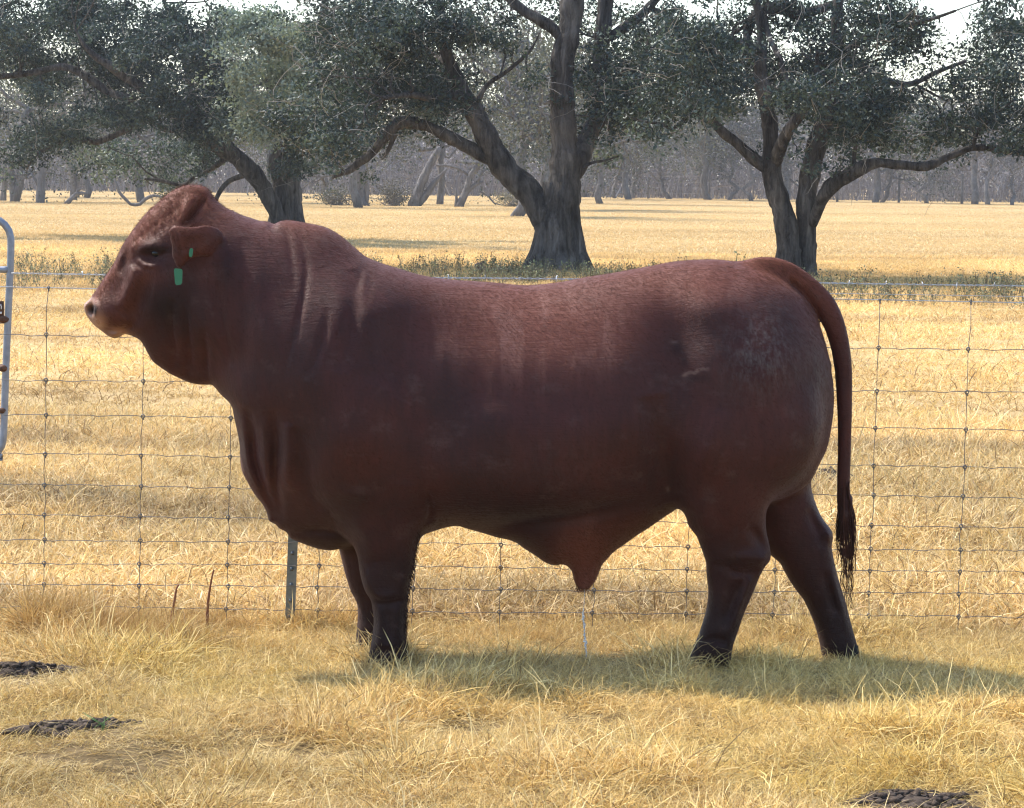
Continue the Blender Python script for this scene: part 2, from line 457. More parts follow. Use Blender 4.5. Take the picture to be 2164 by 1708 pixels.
OUT_EAR = zA([(737, 485), (748, 462), (770, 447), (830, 450), (900, 456), (970, 446), (1040, 462), (1085, 520), (1050, 590), (990, 640), (930, 650), (880, 662),
    (850, 692), (815, 728), (785, 716), (774, 680), (756, 640), (757, 580), (746, 530)])
TAIL = np.concatenate([zC([(640, 262), (700, 240), (780, 243), (860, 272), (940, 325), (1015, 390), (1075, 460), (1108, 520), (1140, 600), (1165, 700), (1180, 800), (1186, 900),
    (1189, 1000), (1190, 1100), (1189, 1200), (1188, 1300), (1185, 1400), (1183, 1500), (1186, 1580), (1192, 1660)]),
    zD([(1362, 330), (1366, 450), (1372, 560)])])
TAIL_R = np.array([30, 42, 48, 52, 54, 56, 57, 56, 52, 48, 45, 42, 39, 37, 35, 34, 34, 33, 36, 40, 40, 30, 12]) / 2.134 * 0.790647 / FPX * BULL_Y * 1.13
# half thickness wanted at points of the side view
T_TORSO = [(930, 690, .205), (1000, 690, .205), (1080, 690, .215), (1150, 690, .225), (1230, 690, .24), (1310, 690, .255), (1400, 680, .225), (1500, 670, .25), (930, 785, .28), (1000, 785, .285), (1080, 785, .30), (1150, 785, .31), (1230, 785, .32), (1310, 785, .335), (1405, 785, .30), (1150, 1000, .345), (1000, 1000, .345),
    (205, 655, .075), (260, 650, .10), (300, 560, .105), (340, 525, .125), (330, 645, .105), (345, 470, .12), (415, 430, .075), (405, 600, .155),
    (480, 540, .20), (480, 690, .20), (560, 560, .20), (590, 700, .27), (430, 775, .05), (500, 850, .13), (530, 930, .12), (545, 1010, .10), (600, 1085, .08), (680, 1125, .10),
    (690, 500, .085), (620, 490, .08), (680, 800, .325), (770, 650, .28), (770, 900, .345), (720, 1010, .27), (900, 800, .355), (1050, 890, .375), (1200, 900, .375),
    (1330, 880, .375), (1420, 880, .325), (1510, 760, .315), (1600, 800, .32), (1690, 760, .22), (1520, 950, .33), (1700, 880, .20), (1230, 1200, .05), (1180, 1130, .16), (1650, 980, .22), (1380, 1000, .25)]
T_NF = [(790, 690, .045), (800, 780, .075), (800, 900, .10), (800, 1020, .105), (812, 1120, .085), (815, 1230, .062), (820, 1300, .052), (820, 1380, .062)]
T_FF = [(770, 1050, .085), (775, 1150, .075), (775, 1250, .055), (780, 1330, .05), (780, 1390, .06)]
T_NH = [(1560, 900, .12), (1550, 1000, .125), (1540, 1100, .095), (1560, 1180, .066), (1550, 1260, .054), (1520, 1330, .052), (1505, 1390, .062), (1600, 820, .08), (1480, 870, .09)]
T_FH = [(1660, 1050, .12), (1690, 1120, .085), (1710, 1190, .066), (1740, 1280, .054), (1765, 1350, .054), (1775, 1400, .062)]

RES = 0.006
def sd_poly(poly, X, Z):
    """signed distance (inside positive) of grid points to a closed polygon"""
    x = X.ravel(); z = Z.ravel()
    best = np.full(x.shape, 1e9); ins = np.zeros(x.shape, bool)
    q = np.roll(poly, -1, axis=0)
    for (ax, az), (bx, bz) in zip(poly, q):
        ex, ez = bx - ax, bz - az
        L = ex * ex + ez * ez + 1e-12
        t = np.clip(((x - ax) * ex + (z - az) * ez) / L, 0, 1)
        best = np.minimum(best, (x - ax - t * ex) ** 2 + (z - az - t * ez) ** 2)
        c = (az > z) != (bz > z)
        if abs(ez) > 1e-12:
            ins ^= c & (x < ex * (z - az) / ez + ax)
    d = np.sqrt(best)
    return np.where(ins, d, -d).reshape(X.shape)

def blur(a, n):
    for _ in range(n):
        p = np.pad(a, 1, mode='edge')
        a = (p[:-2, 1:-1] + p[2:, 1:-1] + p[1:-1, :-2] + p[1:-1, 2:] + 4 * p[1:-1, 1:-1]) / 8
    return a

def poisson(mask, h):
    """2u, u the solution of lap u = -1 in the mask, zero outside; coarse to fine"""
    levels = [mask]
    while min(levels[-1].shape) > 24 and len(levels) < 4:
        m = levels[-1]; m = m[:m.shape[0] // 2 * 2, :m.shape[1] // 2 * 2]
        levels.append(m[::2, ::2] & m[1::2, 1::2] | m[::2, 1::2] & m[1::2, ::2])
    u = np.zeros(levels[-1].shape)
    for li in range(len(levels) - 1, -1, -1):
        m = levels[li]; hh = h * 2 ** li
        if u.shape != m.shape:
            up = np.repeat(np.repeat(u, 2, 0), 2, 1)
            v = np.zeros(m.shape); v[:up.shape[0], :up.shape[1]] = up[:m.shape[0], :m.shape[1]]
            u = blur(v, 2)
        u = u * m
        for _ in range(700 if li == len(levels) - 1 else 220):
            p = np.pad(u, 1)
            u = (p[:-2, 1:-1] + p[2:, 1:-1] + p[1:-1, :-2] + p[1:-1, 2:] + hh * hh) * 0.25 * m
    return 2 * u

class Inflated:
    """a side-view outline blown up to a rounded body: H(x,z)^2 = q, half thickness about y0(z)"""
    def __init__(s, out_px, depth, tpts, y0, GX, GZ, power=1.0):
        w = unproj(catmull(out_px, 6.0, closed=True), depth)[:, [0, 2]]
        lo = w.min(0) - 0.16; hi = w.max(0) + 0.16
        s.i0 = max(0, np.searchsorted(GX, lo[0])); s.i1 = np.searchsorted(GX, hi[0])
        s.k0 = max(0, np.searchsorted(GZ, lo[1])); s.k1 = np.searchsorted(GZ, hi[1])
        gx, gz = GX[s.i0:s.i1], GZ[s.k0:s.k1]
        s.gx, s.gz = gx, gz
        X, Z = np.meshgrid(gx, gz, indexing='ij'); s.X, s.Z = X, Z
        d = sd_poly(w, X, Z); s.d = d
        m = d > 0
        u = poisson(m, RES)
        core = d > 1.5 * RES
        ratio = np.where(core, u / np.maximum(d, 1e-6), 0); wt = core * np.exp(-(d / 0.03) ** 2)
        num, den = ratio * wt, wt.astype(float)
        num = blur(num, 50); den = blur(den, 50)
        base = np.median(ratio[core & (d < 0.03)])
        qe = (num + 1e-3 * base) / (den + 1e-3)
        qe = np.maximum(qe, 0.02)
        f = np.clip((d - 1.2 * RES) / (3 * RES), 0, 1); f = f * f * (3 - 2 * f)
        q = (1 - f) * qe * d + f * u
        # thickness control
        tp = unproj([(a, b) for a, b, _ in tpts], depth)[:, [0, 2]]
        num = np.zeros_like(X); den = np.zeros_like(X)
        for (px, pz), (_, _, T) in zip(tp, tpts):
            i = np.argmin(abs(gx - px)); k = np.argmin(abs(gz - pz))
            have = math.sqrt(max(q[i, k], 1e-4))
            r2 = (X - px) ** 2 + (Z - pz) ** 2 + 0.006
            num += np.clip(T / have, 0.3, 2.2) / r2 ** 1.6; den += 1 / r2 ** 1.6
        W = blur(num / den, 90)
        s.q = q * W * W
        s.y0 = y0(Z) if callable(y0) else np.full_like(X, y0)
    def dent(s, fn):
        """add a relief in metres to the half thickness"""
        H = np.sqrt(np.maximum(s.q, 0)); fade = np.clip(s.d / 0.03, 0, 1)
        Hn = np.maximum(H + fn * fade, 0.004)
        s.q = np.where(s.q > 0, Hn * Hn * np.sign(1), s.q)
    def field(s, Y):
        """signed distance estimate, inside positive, on (nx, ny, nz)"""
        gx_, gz_ = np.gradient(s.q, RES)
        g2 = np.minimum(gx_ ** 2 + gz_ ** 2, 4.0)
        yy = Y[None, :, None] - s.y0[:, None, :]
        num = s.q[:, None, :] - yy * yy
        f = num / np.sqrt(g2[:, None, :] + 4 * yy * yy + 0.0008)
        return np.minimum(f, np.where(s.d < 0, s.d * 0.8, 9.0)[:, None, :]).astype(np.float32)

def line_relief(part, pts_px, depth, width, amp):
    """sum of a gaussian ridge (amp>0) or groove (amp<0) along a side-view polyline, tapering to its ends"""
    w = unproj(catmull(pts_px, 4.0), depth)[:, [0, 2]]
    n = len(w); tap = np.sin(np.linspace(0.0, math.pi, n)) ** 0.7
    width = max(width, .0105)
    best = np.full(part.X.shape, 1e9); tt = np.ones(part.X.shape)
    for (px, pz), t in zip(w, tap):
        r2 = (part.X - px) ** 2 + (part.Z - pz) ** 2
        c = r2 < best
        best = np.where(c, r2, best); tt = np.where(c, t, tt)
    return (1.25 if width < .019 else 1.55) * amp * tt * np.exp(-best / (width * width))

def blob(part, x, y, depth, rx, ry, amp):
    if rx > 38: amp = amp * 1.5
    px, _, pz = unproj([(x, y)], depth)[0]
    k = BULL_Y / FPX
    return amp * np.exp(-((part.X - px) / (rx * k)) ** 2 - ((part.Z - pz) / (ry * k)) ** 2)

def smax(a, b, k):
    h = np.clip(k - np.abs(a - b), 0, None) / k
    return np.maximum(a, b) + h * h * k * 0.25

def build_bull_surface():
    GX = np.arange(-1.48, 1.22, RES); GY = np.arange(-0.46, 0.46, RES); GZ = np.arange(-0.06, 1.62, RES)
    D = BULL_Y
    torso = Inflated(OUT_TORSO, D, T_TORSO, 0.0, GX, GZ)
    R = np.zeros_like(torso.X)
    L = lambda pts, w, a: line_relief(torso, pts, D, w, a)
    B = lambda x, y, rx, ry, a: blob(torso, x, y, D, rx, ry, a)
    # neck and hump folds
    R += L(zE([(240, 150), (290, 330), (330, 500), (350, 640), (360, 760)]), .0105, -.0042)
    R += L(zE([(390, 200), (440, 400), (468, 560), (465, 740), (440, 900), (400, 1120), (330, 1350), (280, 1580)]), .0105, -.0055)
    R += L(zE([(985, 470), (985, 580), (960, 690), (940, 800)]), .0105, -.004)
    R += L(zE([(1035, 480), (1065, 600), (1075, 720), (1060, 880)]), .0105, -.004)
    R += L(zE([(900, 560), (930, 900), (880, 1250), (800, 1500)]), .03, -.010)
    R += L(zE([(680, 900), (670, 1100), (600, 1350), (500, 1580)]), .014, -.007)
    R += L(zA([(790, 900), (790, 1000), (785, 1120), (795, 1250), (770, 1390)]), .012, -.010)
    R += L(zA([(880, 860), (885, 1000), (890, 1150), (890, 1300), (870, 1440)]), .012, -.012)
    R += L(zA([(1000, 1100), (1005, 1250), (1000, 1380), (1020, 1470)]), .012, -.012)
    R += L(zA([(1080, 640), (1090, 850), (1130, 1100), (1200, 1350)]), .02, -.010)
    R += L(zA([(1230, 520), (1260, 800), (1270, 1100), (1250, 1400)]), .03, -.008)
    # brisket folds
    R += L(zB([(330, 330), (355, 450), (360, 560), (375, 660), (410, 760), (440, 850), (430, 920)]), .016, -.024)
    R += L(zB([(300, 380), (310, 520), (330, 640), (380, 760)]), .016, .012)
    R += L(zB([(470, 330), (480, 480), (470, 620), (465, 740), (480, 850), (470, 930)]), .017, -.022)
    R += L(zB([(540, 400), (545, 560), (535, 680), (560, 760)]), .020, .014)
    R += L(zB([(420, 380), (425, 560), (440, 720)]), .016, .008)
    R += L(zB([(600, 420), (630, 560), (640, 700), (700, 860)]), .03, -.012)
    R += L(zB([(560, 985), (660, 965), (760, 975), (840, 1010)]), .014, -.013)
    # shoulder, elbow, ribs, flank, hips
    R += B(690, 760, 120, 150, .018) + B(740, 930, 90, 80, .018) + B(650, 900, 60, 120, -.008)
    R += L([(820, 650), (850, 780), (860, 900), (850, 1000)], .05, -.020)
    R += L([(905, 1010), (915, 1050), (905, 1090)], .015, -.02)
    R += B(1430, 760, 45, 110, -.012)
    R += B(1500, 640, 70, 40, .012) + B(1560, 730, 90, 90, .008)
    R += L([(1420, 1040), (1400, 980), (1380, 900), (1370, 820)], .05, -.022)
    R += L([(1452, 1030), (1480, 940), (1510, 850)], .03, .010)
    R += L([(1690, 600), (1730, 700), (1745, 820), (1735, 940), (1690, 1030)], .035, -.004)
    R += B(1640, 760, 60, 80, .010)
    for k, x in enumerate((930, 985, 1040, 1095, 1150, 1205)):      # faint ribs
        R += L([(x + 15, 700), (x, 800), (x - 25, 920)], .018, .0016)
    # belly to sheath
    R += L([(1000, 1118), (1100, 1090), (1220, 1075), (1350, 1040)], .03, -.020)
    # face
    R += L(zA([(500, 610), (560, 585), (640, 572), (720, 590), (745, 610)]), .022, .012) + B(*zA([(650, 640)])[0], 30, 17, -.020)
    R += L(zA([(560, 655), (610, 695), (680, 698), (725, 668)]), .0105, .012) + L(zA([(520, 640), (545, 690), (600, 720), (680, 725)]), .0105, -.007)
    R += L(zA([(440, 560), (470, 620), (470, 680), (430, 760)]), .014, -.012) + L(zA([(410, 640), (450, 660)]), .02, .006)
    R += L(zA([(545, 700), (520, 800), (480, 900), (430, 980)]), .022, .014) + L(zA([(620, 740), (600, 860), (560, 960), (480, 1040)]), .025, -.015)
    R += B(*zA([(700, 900)])[0], 60, 70, .016) + B(*zA([(330, 1000)])[0], 34, 30, .018) + B(*zA([(420, 870)])[0], 40, 40, -.012)
    R += B(*zA([(240, 985)])[0], 9, 14, -.060) + B(*zA([(225, 1000)])[0], 7, 11, -.02) + L(zA([(264, 925), (274, 980), (264, 1045)]), .0105, .012)
    R += L(zA([(255, 1092), (320, 1118), (400, 1128), (480, 1115), (530, 1085)]), .0105, -.018) + L(zA([(300, 1145), (380, 1160), (420, 1150)]), .012, .008)
    R += L(zA([(440, 1140), (520, 1080), (590, 1000)]), .02, -.010)
    R += L(zA([(1000, 240), (960, 290), (930, 340), (890, 400), (850, 440)]), .0105, -.022) + L(zA([(920, 240), (870, 330), (830, 420)]), .02, .012)
    for k in range(14):                                               # curly wrinkles of the forehead
        a = np.array([520 + 46 * (k % 7), 470 - 36 * (k % 7) + 62 * (k // 7)])
        R += L(zA([a, a + (22, 14), a + (34, 50), a + (18, 84), a + (40, 110)]), .0105, -.007 if k % 2 else -.0045)
    torso.dent(R)
    nf = Inflated(OUT_NEAR_FORE, D - .15, T_NF, lambda Z: -0.13 - 0.075 * np.clip((Z - .35) / .4, 0, 1), GX, GZ)
    Rn = line_relief(nf, zB([(880, 1240), (940, 1290), (1000, 1310), (1080, 1290)]), D - .15, .02, .006) \
        + line_relief(nf, zB([(760, 740), (850, 770), (950, 780)]), D - .15, .02, .010) + line_relief(nf, zB([(1010, 1350), (1020, 1480), (1015, 1560)]), D - .15, .014, -.008) \
        + line_relief(nf, zB([(860, 880), (930, 1010), (960, 1130)]), D - .15, .03, .008)
    Rn = Rn + blob(nf, *zB([(890, 1235)])[0], D - .15, 24, 22, .014) + blob(nf, *zB([(1110, 1250)])[0], D - .15, 14, 20, .010) + blob(nf, *zB([(1090, 1060)])[0], D - .15, 22, 60, .010)
    Rn = Rn + line_relief(nf, zB([(1075, 1340), (1075, 1450), (1080, 1540)]), D - .15, .0125, .010) + line_relief(nf, zB([(975, 1340), (980, 1460), (970, 1560)]), D - .15, .014, .006)
    Rn = Rn + line_relief(nf, zB([(920, 1330), (1000, 1345), (1110, 1330)]), D - .15, .013, -.010) + line_relief(nf, zB([(925, 1600), (1010, 1585), (1110, 1600)]), D - .15, .013, -.008) + blob(nf, *zB([(1095, 1600)])[0], D - .15, 12, 12, .012)
    nf.dent(Rn)
    ff = Inflated(OUT_FAR_FORE, D + .13, T_FF, lambda Z: 0.12 + 0.06 * np.clip((Z - .35) / .4, 0, 1), GX, GZ)
    nh = Inflated(OUT_NEAR_HIND, D - .15, T_NH, lambda Z: -0.13 - 0.055 * np.clip((Z - .3) / .4, 0, 1), GX, GZ)
    Rn = line_relief(nh, zD([(640, 700), (740, 690), (840, 715)]), D - .15, .022, .012) + line_relief(nh, zD([(700, 480), (790, 560), (850, 660)]), D - .15, .02, -.012) \
        + line_relief(nh, zD([(790, 480), (840, 570), (870, 680)]), D - .15, .016, .010) + line_relief(nh, zD([(480, 745), (580, 750), (680, 800)]), D - .15, .014, -.007) \
        + line_relief(nh, zD([(650, 850), (600, 1000), (560, 1150)]), D - .15, .02, -.007) + line_relief(nh, zD([(360, 250), (420, 400), (500, 560)]), D - .15, .03, .008)
    Rn = Rn + blob(nh, *zD([(835, 715)])[0], D - .15, 16, 18, .016) + blob(nh, *zD([(560, 690)])[0], D - .15, 30, 20, .008) + blob(nh, *zD([(620, 330)])[0], D - .15, 60, 70, .010)
    Rn = Rn + line_relief(nh, zD([(740, 830), (690, 960), (640, 1100), (600, 1210)]), D - .15, .0125, .012) + line_relief(nh, zD([(690, 830), (640, 960), (590, 1110)]), D - .15, .013, -.010)
    Rn = Rn + line_relief(nh, zD([(420, 1250), (520, 1235), (630, 1270)]), D - .15, .013, -.010) + blob(nh, *zD([(610, 1250)])[0], D - .15, 11, 12, .012) + line_relief(nh, zD([(600, 780), (700, 800), (800, 790)]), D - .15, .014, -.010)
    nh.dent(Rn)
    fh = Inflated(OUT_FAR_HIND, D + .12, T_FH, lambda Z: 0.12 + 0.05 * np.clip((Z - .3) / .4, 0, 1), GX, GZ)
    Rn = line_relief(fh, zD([(1180, 420), (1230, 500), (1250, 580)]), D + .12, .016, .010) + line_relief(fh, zD([(1100, 380), (1180, 520), (1220, 640)]), D + .12, .02, -.010)
    Rn = Rn + line_relief(fh, zD([(1260, 760), (1300, 900), (1345, 1060), (1380, 1180)]), D + .12, .0125, .012) + line_relief(fh, zD([(1210, 780), (1250, 920), (1300, 1080)]), D + .12, .013, -.010) + blob(fh, *zD([(1255, 560)])[0], D + .12, 14, 20, .012)
    fh.dent(Rn)

    vol = np.full((len(GX), len(GY), len(GZ)), -0.2, np.float32)
    def put(part, k):
        f = part.field(GY)
        sl = vol[part.i0:part.i1, :, part.k0:part.k1]
        vol[part.i0:part.i1, :, part.k0:part.k1] = np.maximum(f, -0.2) if k == 0 else smax(sl, f, k)
    put(torso, 0); put(nh, .055); put(fh, .05); put(nf, .07); put(ff, .05)
    # ears: thin drooping flaps standing off the head
    for sgn in (-1, 1):
        e = Inflated(OUT_EAR, D - .2, [(zA([(850, 560)])[0][0], zA([(850, 560)])[0][1], .017), (zA([(990, 540)])[0][0], zA([(990, 540)])[0][1], .026)], 0.0, GX, GZ)
        rx = unproj(zA([(1060, 520)]), D - .2)[0][0]; tx = unproj(zA([(760, 520)]), D - .2)[0][0]
        t = np.clip((rx - e.X) / (rx - tx), -0.3, 1.2)
        zt = unproj(zA([(760, 470)]), D - .2)[0][2]
        e.y0 = sgn * (0.165 + 0.055 * np.sin(np.clip(t, 0, 1) * 2.0) - 0.10 * np.clip(zt - e.Z, 0, .2) * t)
        e.dent(line_relief(e, zA([(960, 540), (880, 560), (830, 640)]), D - .2, .018, -.006))
        put(e, .012)
    # scrotum hint between the hind legs and the tail
    tw = unproj(catmull(TAIL, 8.0), D)
    ki = [np.argmin(((catmull(TAIL, 8.0) - a) ** 2).sum(1)) for a in TAIL]
    tr = np.interp(np.arange(len(tw)), ki, TAIL_R)
    lo = tw.min(0) - .1; hi = tw.max(0) + .1
    i0, i1 = np.searchsorted(GX, (lo[0], hi[0])); k0, k1 = np.searchsorted(GZ, (lo[2], hi[2])); j0, j1 = np.searchsorted(GY, (-.12, .12))
    X, Y, Z = np.meshgrid(GX[i0:i1], GY[j0:j1], GZ[k0:k1], indexing='ij')
    best = np.full(X.shape, -0.2, np.float32)
    for (px, py, pz), r in zip(tw, tr):
        a, b = np.searchsorted(GX[i0:i1], (px - .12, px + .12)); c, e_ = np.searchsorted(GZ[k0:k1], (pz - .12, pz + .12))
        s_ = np.s_[a:b, :, c:e_]
        best[s_] = np.maximum(best[s_], r - np.sqrt((X[s_] - px) ** 2 + Y[s_] ** 2 + (Z[s_] - pz) ** 2))
    zk = unproj(zC([(900, 400)]), D)[0]
    k = np.where((X < zk[0] - .02) & (Z > zk[2]), .05, .012)
    sl = vol[i0:i1, j0:j1, k0:k1]
    vol[i0:i1, j0:j1, k0:k1] = smax(sl, best, k)
    g = openvdb.FloatGrid(); g.background = -0.2
    g.copyFromArray(vol)
    p, q = g.convertToQuads(isovalue=0.0)
    p = np.asarray(p, float) * RES + np.array([GX[0], GY[0] + D, GZ[0]])
    q = np.asarray(q, int)[:, ::-1]
    # keep the largest connected piece
    lab = np.arange(len(p))
    for _ in range(400):
        m = lab[q].min(1); new = lab.copy()
        np.minimum.at(new, q.ravel(), np.repeat(m, 4)); new = new[new]
        if (new == lab).all(): break
        lab = new
    val, cnt = np.unique(lab, return_counts=True); keep = lab == val[cnt.argmax()]
    idx = np.cumsum(keep) - 1
    fk = keep[q].all(1)
    p, q = p[keep], idx[q[fk]]
    # light fairing
    for it in range(6):
        acc = np.zeros_like(p); c = np.zeros(len(p))
        for a, b in ((0, 1), (1, 2), (2, 3), (3, 0)):
            np.add.at(acc, q[:, a], p[q[:, b]]); np.add.at(acc, q[:, b], p[q[:, a]])
            np.add.at(c, q[:, a], 1); np.add.at(c, q[:, b], 1)
        p = p + (0.5 if it % 2 == 0 else -0.52) * (acc / c[:, None] - p)
    return p, q
def proj(w):
    w = np.asarray(w, float) - np.array([0, 0, CAM_H])
    d = w @ _F
    return np.stack([1082 + FPX * (w @ _R) / d, 854 - FPX * (w @ _U) / d], 1)

def coat_material():
    m = NT("red_bull_coat")
    o = m.n("ShaderNodeNewGeometry").outputs["Position"]
    red = m.attr("redness"); nose = m.attr("nose"); dark = m.attr("dark"); dust_sunlit = m.attr("dust_sunlit")
    n1 = m.noise(o, 5.0, 4, .6); n2 = m.noise(m.mapping(o, (40, 40, 9)), 1.0, 4, .65); n3 = m.noise(m.mapping(o, (16, 160, 160)), 1.0, 3, .6)
    c = m.mix(n1, (.045, .0132, .0105), (.083, .0235, .0180))
    c = m.mix(m.ramp(n2, [(.35, (0, 0, 0)), (.7, (.55, .55, .55))]), c, (.028, .0115, .0098))
    n5 = m.noise(m.mapping(o, (3.2, 3.2, 2.4)), 1.0, 6, .62, .4)
    c = m.mix(m.ramp(n5, [(.44, (0, 0, 0)), (.66, (.75, .75, .75))]), c, (.026, .0125, .0115))
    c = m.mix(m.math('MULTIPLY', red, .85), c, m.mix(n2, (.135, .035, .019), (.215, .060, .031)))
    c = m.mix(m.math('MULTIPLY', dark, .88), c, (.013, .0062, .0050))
    n4 = m.noise(m.mapping(o, (60, 60, 25)), 1.0, 5, .7)
    c = m.mix(m.math('MULTIPLY', dust_sunlit, m.ramp(n4, [(.42, (0, 0, 0)), (.75, (.8, .8, .8))])), c, (.13, .11, .095))
    c = m.mix(nose, c, m.mix(n1, (.26, .115, .065), (.44, .25, .165)))
    c = m.mix(m.math('MULTIPLY', m.attr("sunlit_streak"), .5), c, (.185, .066, .050))  # sunlit saddle mixed into the coat colour
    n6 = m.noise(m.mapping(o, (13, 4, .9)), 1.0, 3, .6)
    c = m.mix(m.math('MULTIPLY', m.attr("sunlit_streak"), m.ramp(n6, [(.50, (0, 0, 0)), (.60, (.75, .75, .75))])), c, (.23, .105, .080))
    n7 = m.noise(m.mapping(o, (9, 9, 14)), 1.0, 4, .7)
    c = m.mix(m.ramp(n7, [(.56, (0, 0, 0)), (.72, (.35, .35, .35))]), c, (.10, .060, .050))
    c = m.mix(m.attr("scar"), c, (.21, .13, .10))
    h = m.math('ADD', m.math('MULTIPLY', n2, .6), n3)
    fine = m.noise(o, 260.0, 2)
    b = m.bump(h, .35, .006); b = m.bump(fine, .35, .002, b)
    ro = m.math('SUBTRACT', m.math('ADD', .42, m.math('MULTIPLY', n5, .3)), m.math('MULTIPLY', nose, .3))
    s = m.bsdf(c, ro, .17, b, Sheen_Weight=.12, Sheen_Roughness=.45)
    s.inputs["Sheen Tint"].default_value = (.85, .62, .60, 1)
    return m.m

bp, bq = build_bull_surface()
bpx = proj(bp)
def pxblob(x, y, rx, ry): return np.exp(-((bpx[:, 0] - x) / rx) ** 2 - ((bpx[:, 1] - y) / ry) ** 2)
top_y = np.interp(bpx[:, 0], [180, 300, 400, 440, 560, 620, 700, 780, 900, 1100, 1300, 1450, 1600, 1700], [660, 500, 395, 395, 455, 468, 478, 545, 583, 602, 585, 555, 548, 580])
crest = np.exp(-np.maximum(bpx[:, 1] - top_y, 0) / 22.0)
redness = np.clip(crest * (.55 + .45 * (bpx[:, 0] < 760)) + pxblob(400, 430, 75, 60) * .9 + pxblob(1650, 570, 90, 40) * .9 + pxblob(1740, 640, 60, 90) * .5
                  + pxblob(400, 510, 48, 50) * .5 + pxblob(318, 585, 40, 22) * .7 + pxblob(300, 620, 26, 60) * .4 + pxblob(260, 590, 30, 40) * .3 + pxblob(1150, 690, 200, 85) * .80 + pxblob(1230, 1190, 60, 80) * .9 + pxblob(1330, 1110, 80, 40) * .5 + pxblob(1450, 600, 120, 40) * .5 + pxblob(250, 660, 60, 50) * .4, 0, 1)  # mostly coat red; the saddle term paints sun on the flank
nose = np.clip(pxblob(182, 648, 19, 34) * 1.4 + pxblob(248, 704, 24, 11) * 1.0 + pxblob(208, 684, 16, 22), 0, 1)
nose *= (bpx[:, 1] > 628)
dark = np.clip((bpx[:, 1] - 1080) / 230, 0, 1) * (1 - np.clip(pxblob(1230, 1180, 90, 90) * 1.6, 0, 1)) * .9 + pxblob(640, 1120, 110, 60) * .4 + pxblob(1130, 1075, 260, 42) * .65 + pxblob(1400, 1010, 70, 60) * .35 + pxblob(1431, 736, 15, 18) * .75 + pxblob(1446, 765, 9, 12) * .6 + pxblob(1470, 800, 30, 8) * .6 + pxblob(350, 655, 55, 45) * .85 + pxblob(330, 590, 80, 80) * .32 + pxblob(405, 500, 30, 16) * .4 + pxblob(330, 528, 38, 10) * .9 + pxblob(262, 560, 14, 40) * .6 + pxblob(480, 560, 22, 60) * .5  # belly band stands in for underside shade; legs and jaw are darker coat
scar = np.zeros(len(bp))
for a in catmull(np.array([(1446., 794.), (1456, 787), (1468, 788), (1478, 781), (1494, 780)]), 3.0): scar = np.maximum(scar, pxblob(a[0], a[1], 5, 2.6))
scar = np.maximum(scar * .6, np.maximum(pxblob(1411, 1034, 4, 6) * .4, pxblob(1424, 723, 10, 4) * .25))
sunlit_streak = np.clip(pxblob(1140, 690, 175, 85) * (1 - .9 * np.clip((bpx[:, 0] - 1300) / 70, 0, 1)) + .5 * pxblob(1480, 600, 150, 45) + .75 * pxblob(1232, 1190, 45, 75), 0, 1)  # sunlight on saddle and rump top painted in, plus the pinker sheath
dust_sunlit = pxblob(1610, 740, 75, 80) * 1.1 + pxblob(1200, 980, 160, 50) * .12 + pxblob(1735, 860, 22, 130) * .7 + pxblob(1160, 720, 100, 70) * .22  # dusty thigh, paler buttock strip; the saddle term is painted sunlight
# hooves: blacken the very end of each leg; nostril dark
nostril = np.clip(pxblob(199, 655, 5, 11) * 1.8, 0, 1)
dark = np.clip(dark + nostril * 1.5, 0, 1.25); nose = nose * (1 - nostril)
M_COAT = coat_material()
bull_loc = (float(bp[:, 0].mean()), BULL_Y, 0.0)
bull = mesh_obj("bull", bp - np.array(bull_loc), bq, M_COAT, attrs={"redness": redness, "nose": nose, "dark": dark, "dust_sunlit": dust_sunlit, "sunlit_streak": sunlit_streak, "scar": scar})
bull.location = bull_loc
tag(bull, "large dark red bull standing side on in dry grass, facing left", "bull")
bvh = BVHTree.FromPolygons([Vector(v) for v in bp], [tuple(f) for f in bq])
def on_bull(px, py):
    d = Vector(_F + (px - 1082.0) / FPX * _R + (854.0 - py) / FPX * _U).normalized()
    return bvh.ray_cast(Vector((0, 0, CAM_H)), d)
def uv_ball(c, r, sq=(1, 1, 1)):
    bm = bmesh.new(); bmesh.ops.create_uvsphere(bm, u_segments=20, v_segments=12, radius=1)
    v = np.array([x.co for x in bm.verts]) * np.array(sq) * r + np.asarray(c); f = [tuple(x.index for x in q.verts) for q in bm.faces]; bm.free()
    return v, f
M_EYE = paint("dark_eye", (.008, .006, .005), .08)
ex, ey = zA([(655, 628)])[0]
hit = on_bull(ex, ey)[0]
for sgn in (-1, 1):
    c = np.array([hit.x, BULL_Y + sgn * (BULL_Y - hit.y - .009), hit.z])
    v, f = uv_ball(c, .0155, (1.15, .8, .85)); mesh_obj("eye", v, f, M_EYE, bull)
# green ear tags
M_TAG = paint("green_plastic_tag", (.034, .165, .078), .5)
def plate(name, quad_px, off, th, parent, mat, y=None):
    yy = y if y is not None else min((on_bull(*q)[0].y if on_bull(*q)[0] else 8.9) for q in quad_px) - off
    w = unproj(quad_px, yy); n = len(w); b = w + (0, th, 0)
    v = np.concatenate([w, b]); f = [tuple(range(n)), tuple(range(n, 2 * n))[::-1]] + [(i, n + i, n + (i + 1) % n, (i + 1) % n) for i in range(n)]
    return mesh_obj(name, v, f, mat, parent, smooth=False)
eary = min(on_bull(*zA([(800, 690)])[0])[0].y, 9.0)
plate("ear_tag", zA([(768, 735), (776, 726), (815, 730), (824, 740), (821, 820), (812, 832), (786, 836), (776, 826)]), 0, .003, bull, M_TAG, y=eary - .012)
plate("ear_tag", zA([(872, 598), (884, 594), (893, 602), (889, 640), (881, 654), (868, 648), (866, 630)]), .004, .003, bull, M_TAG)
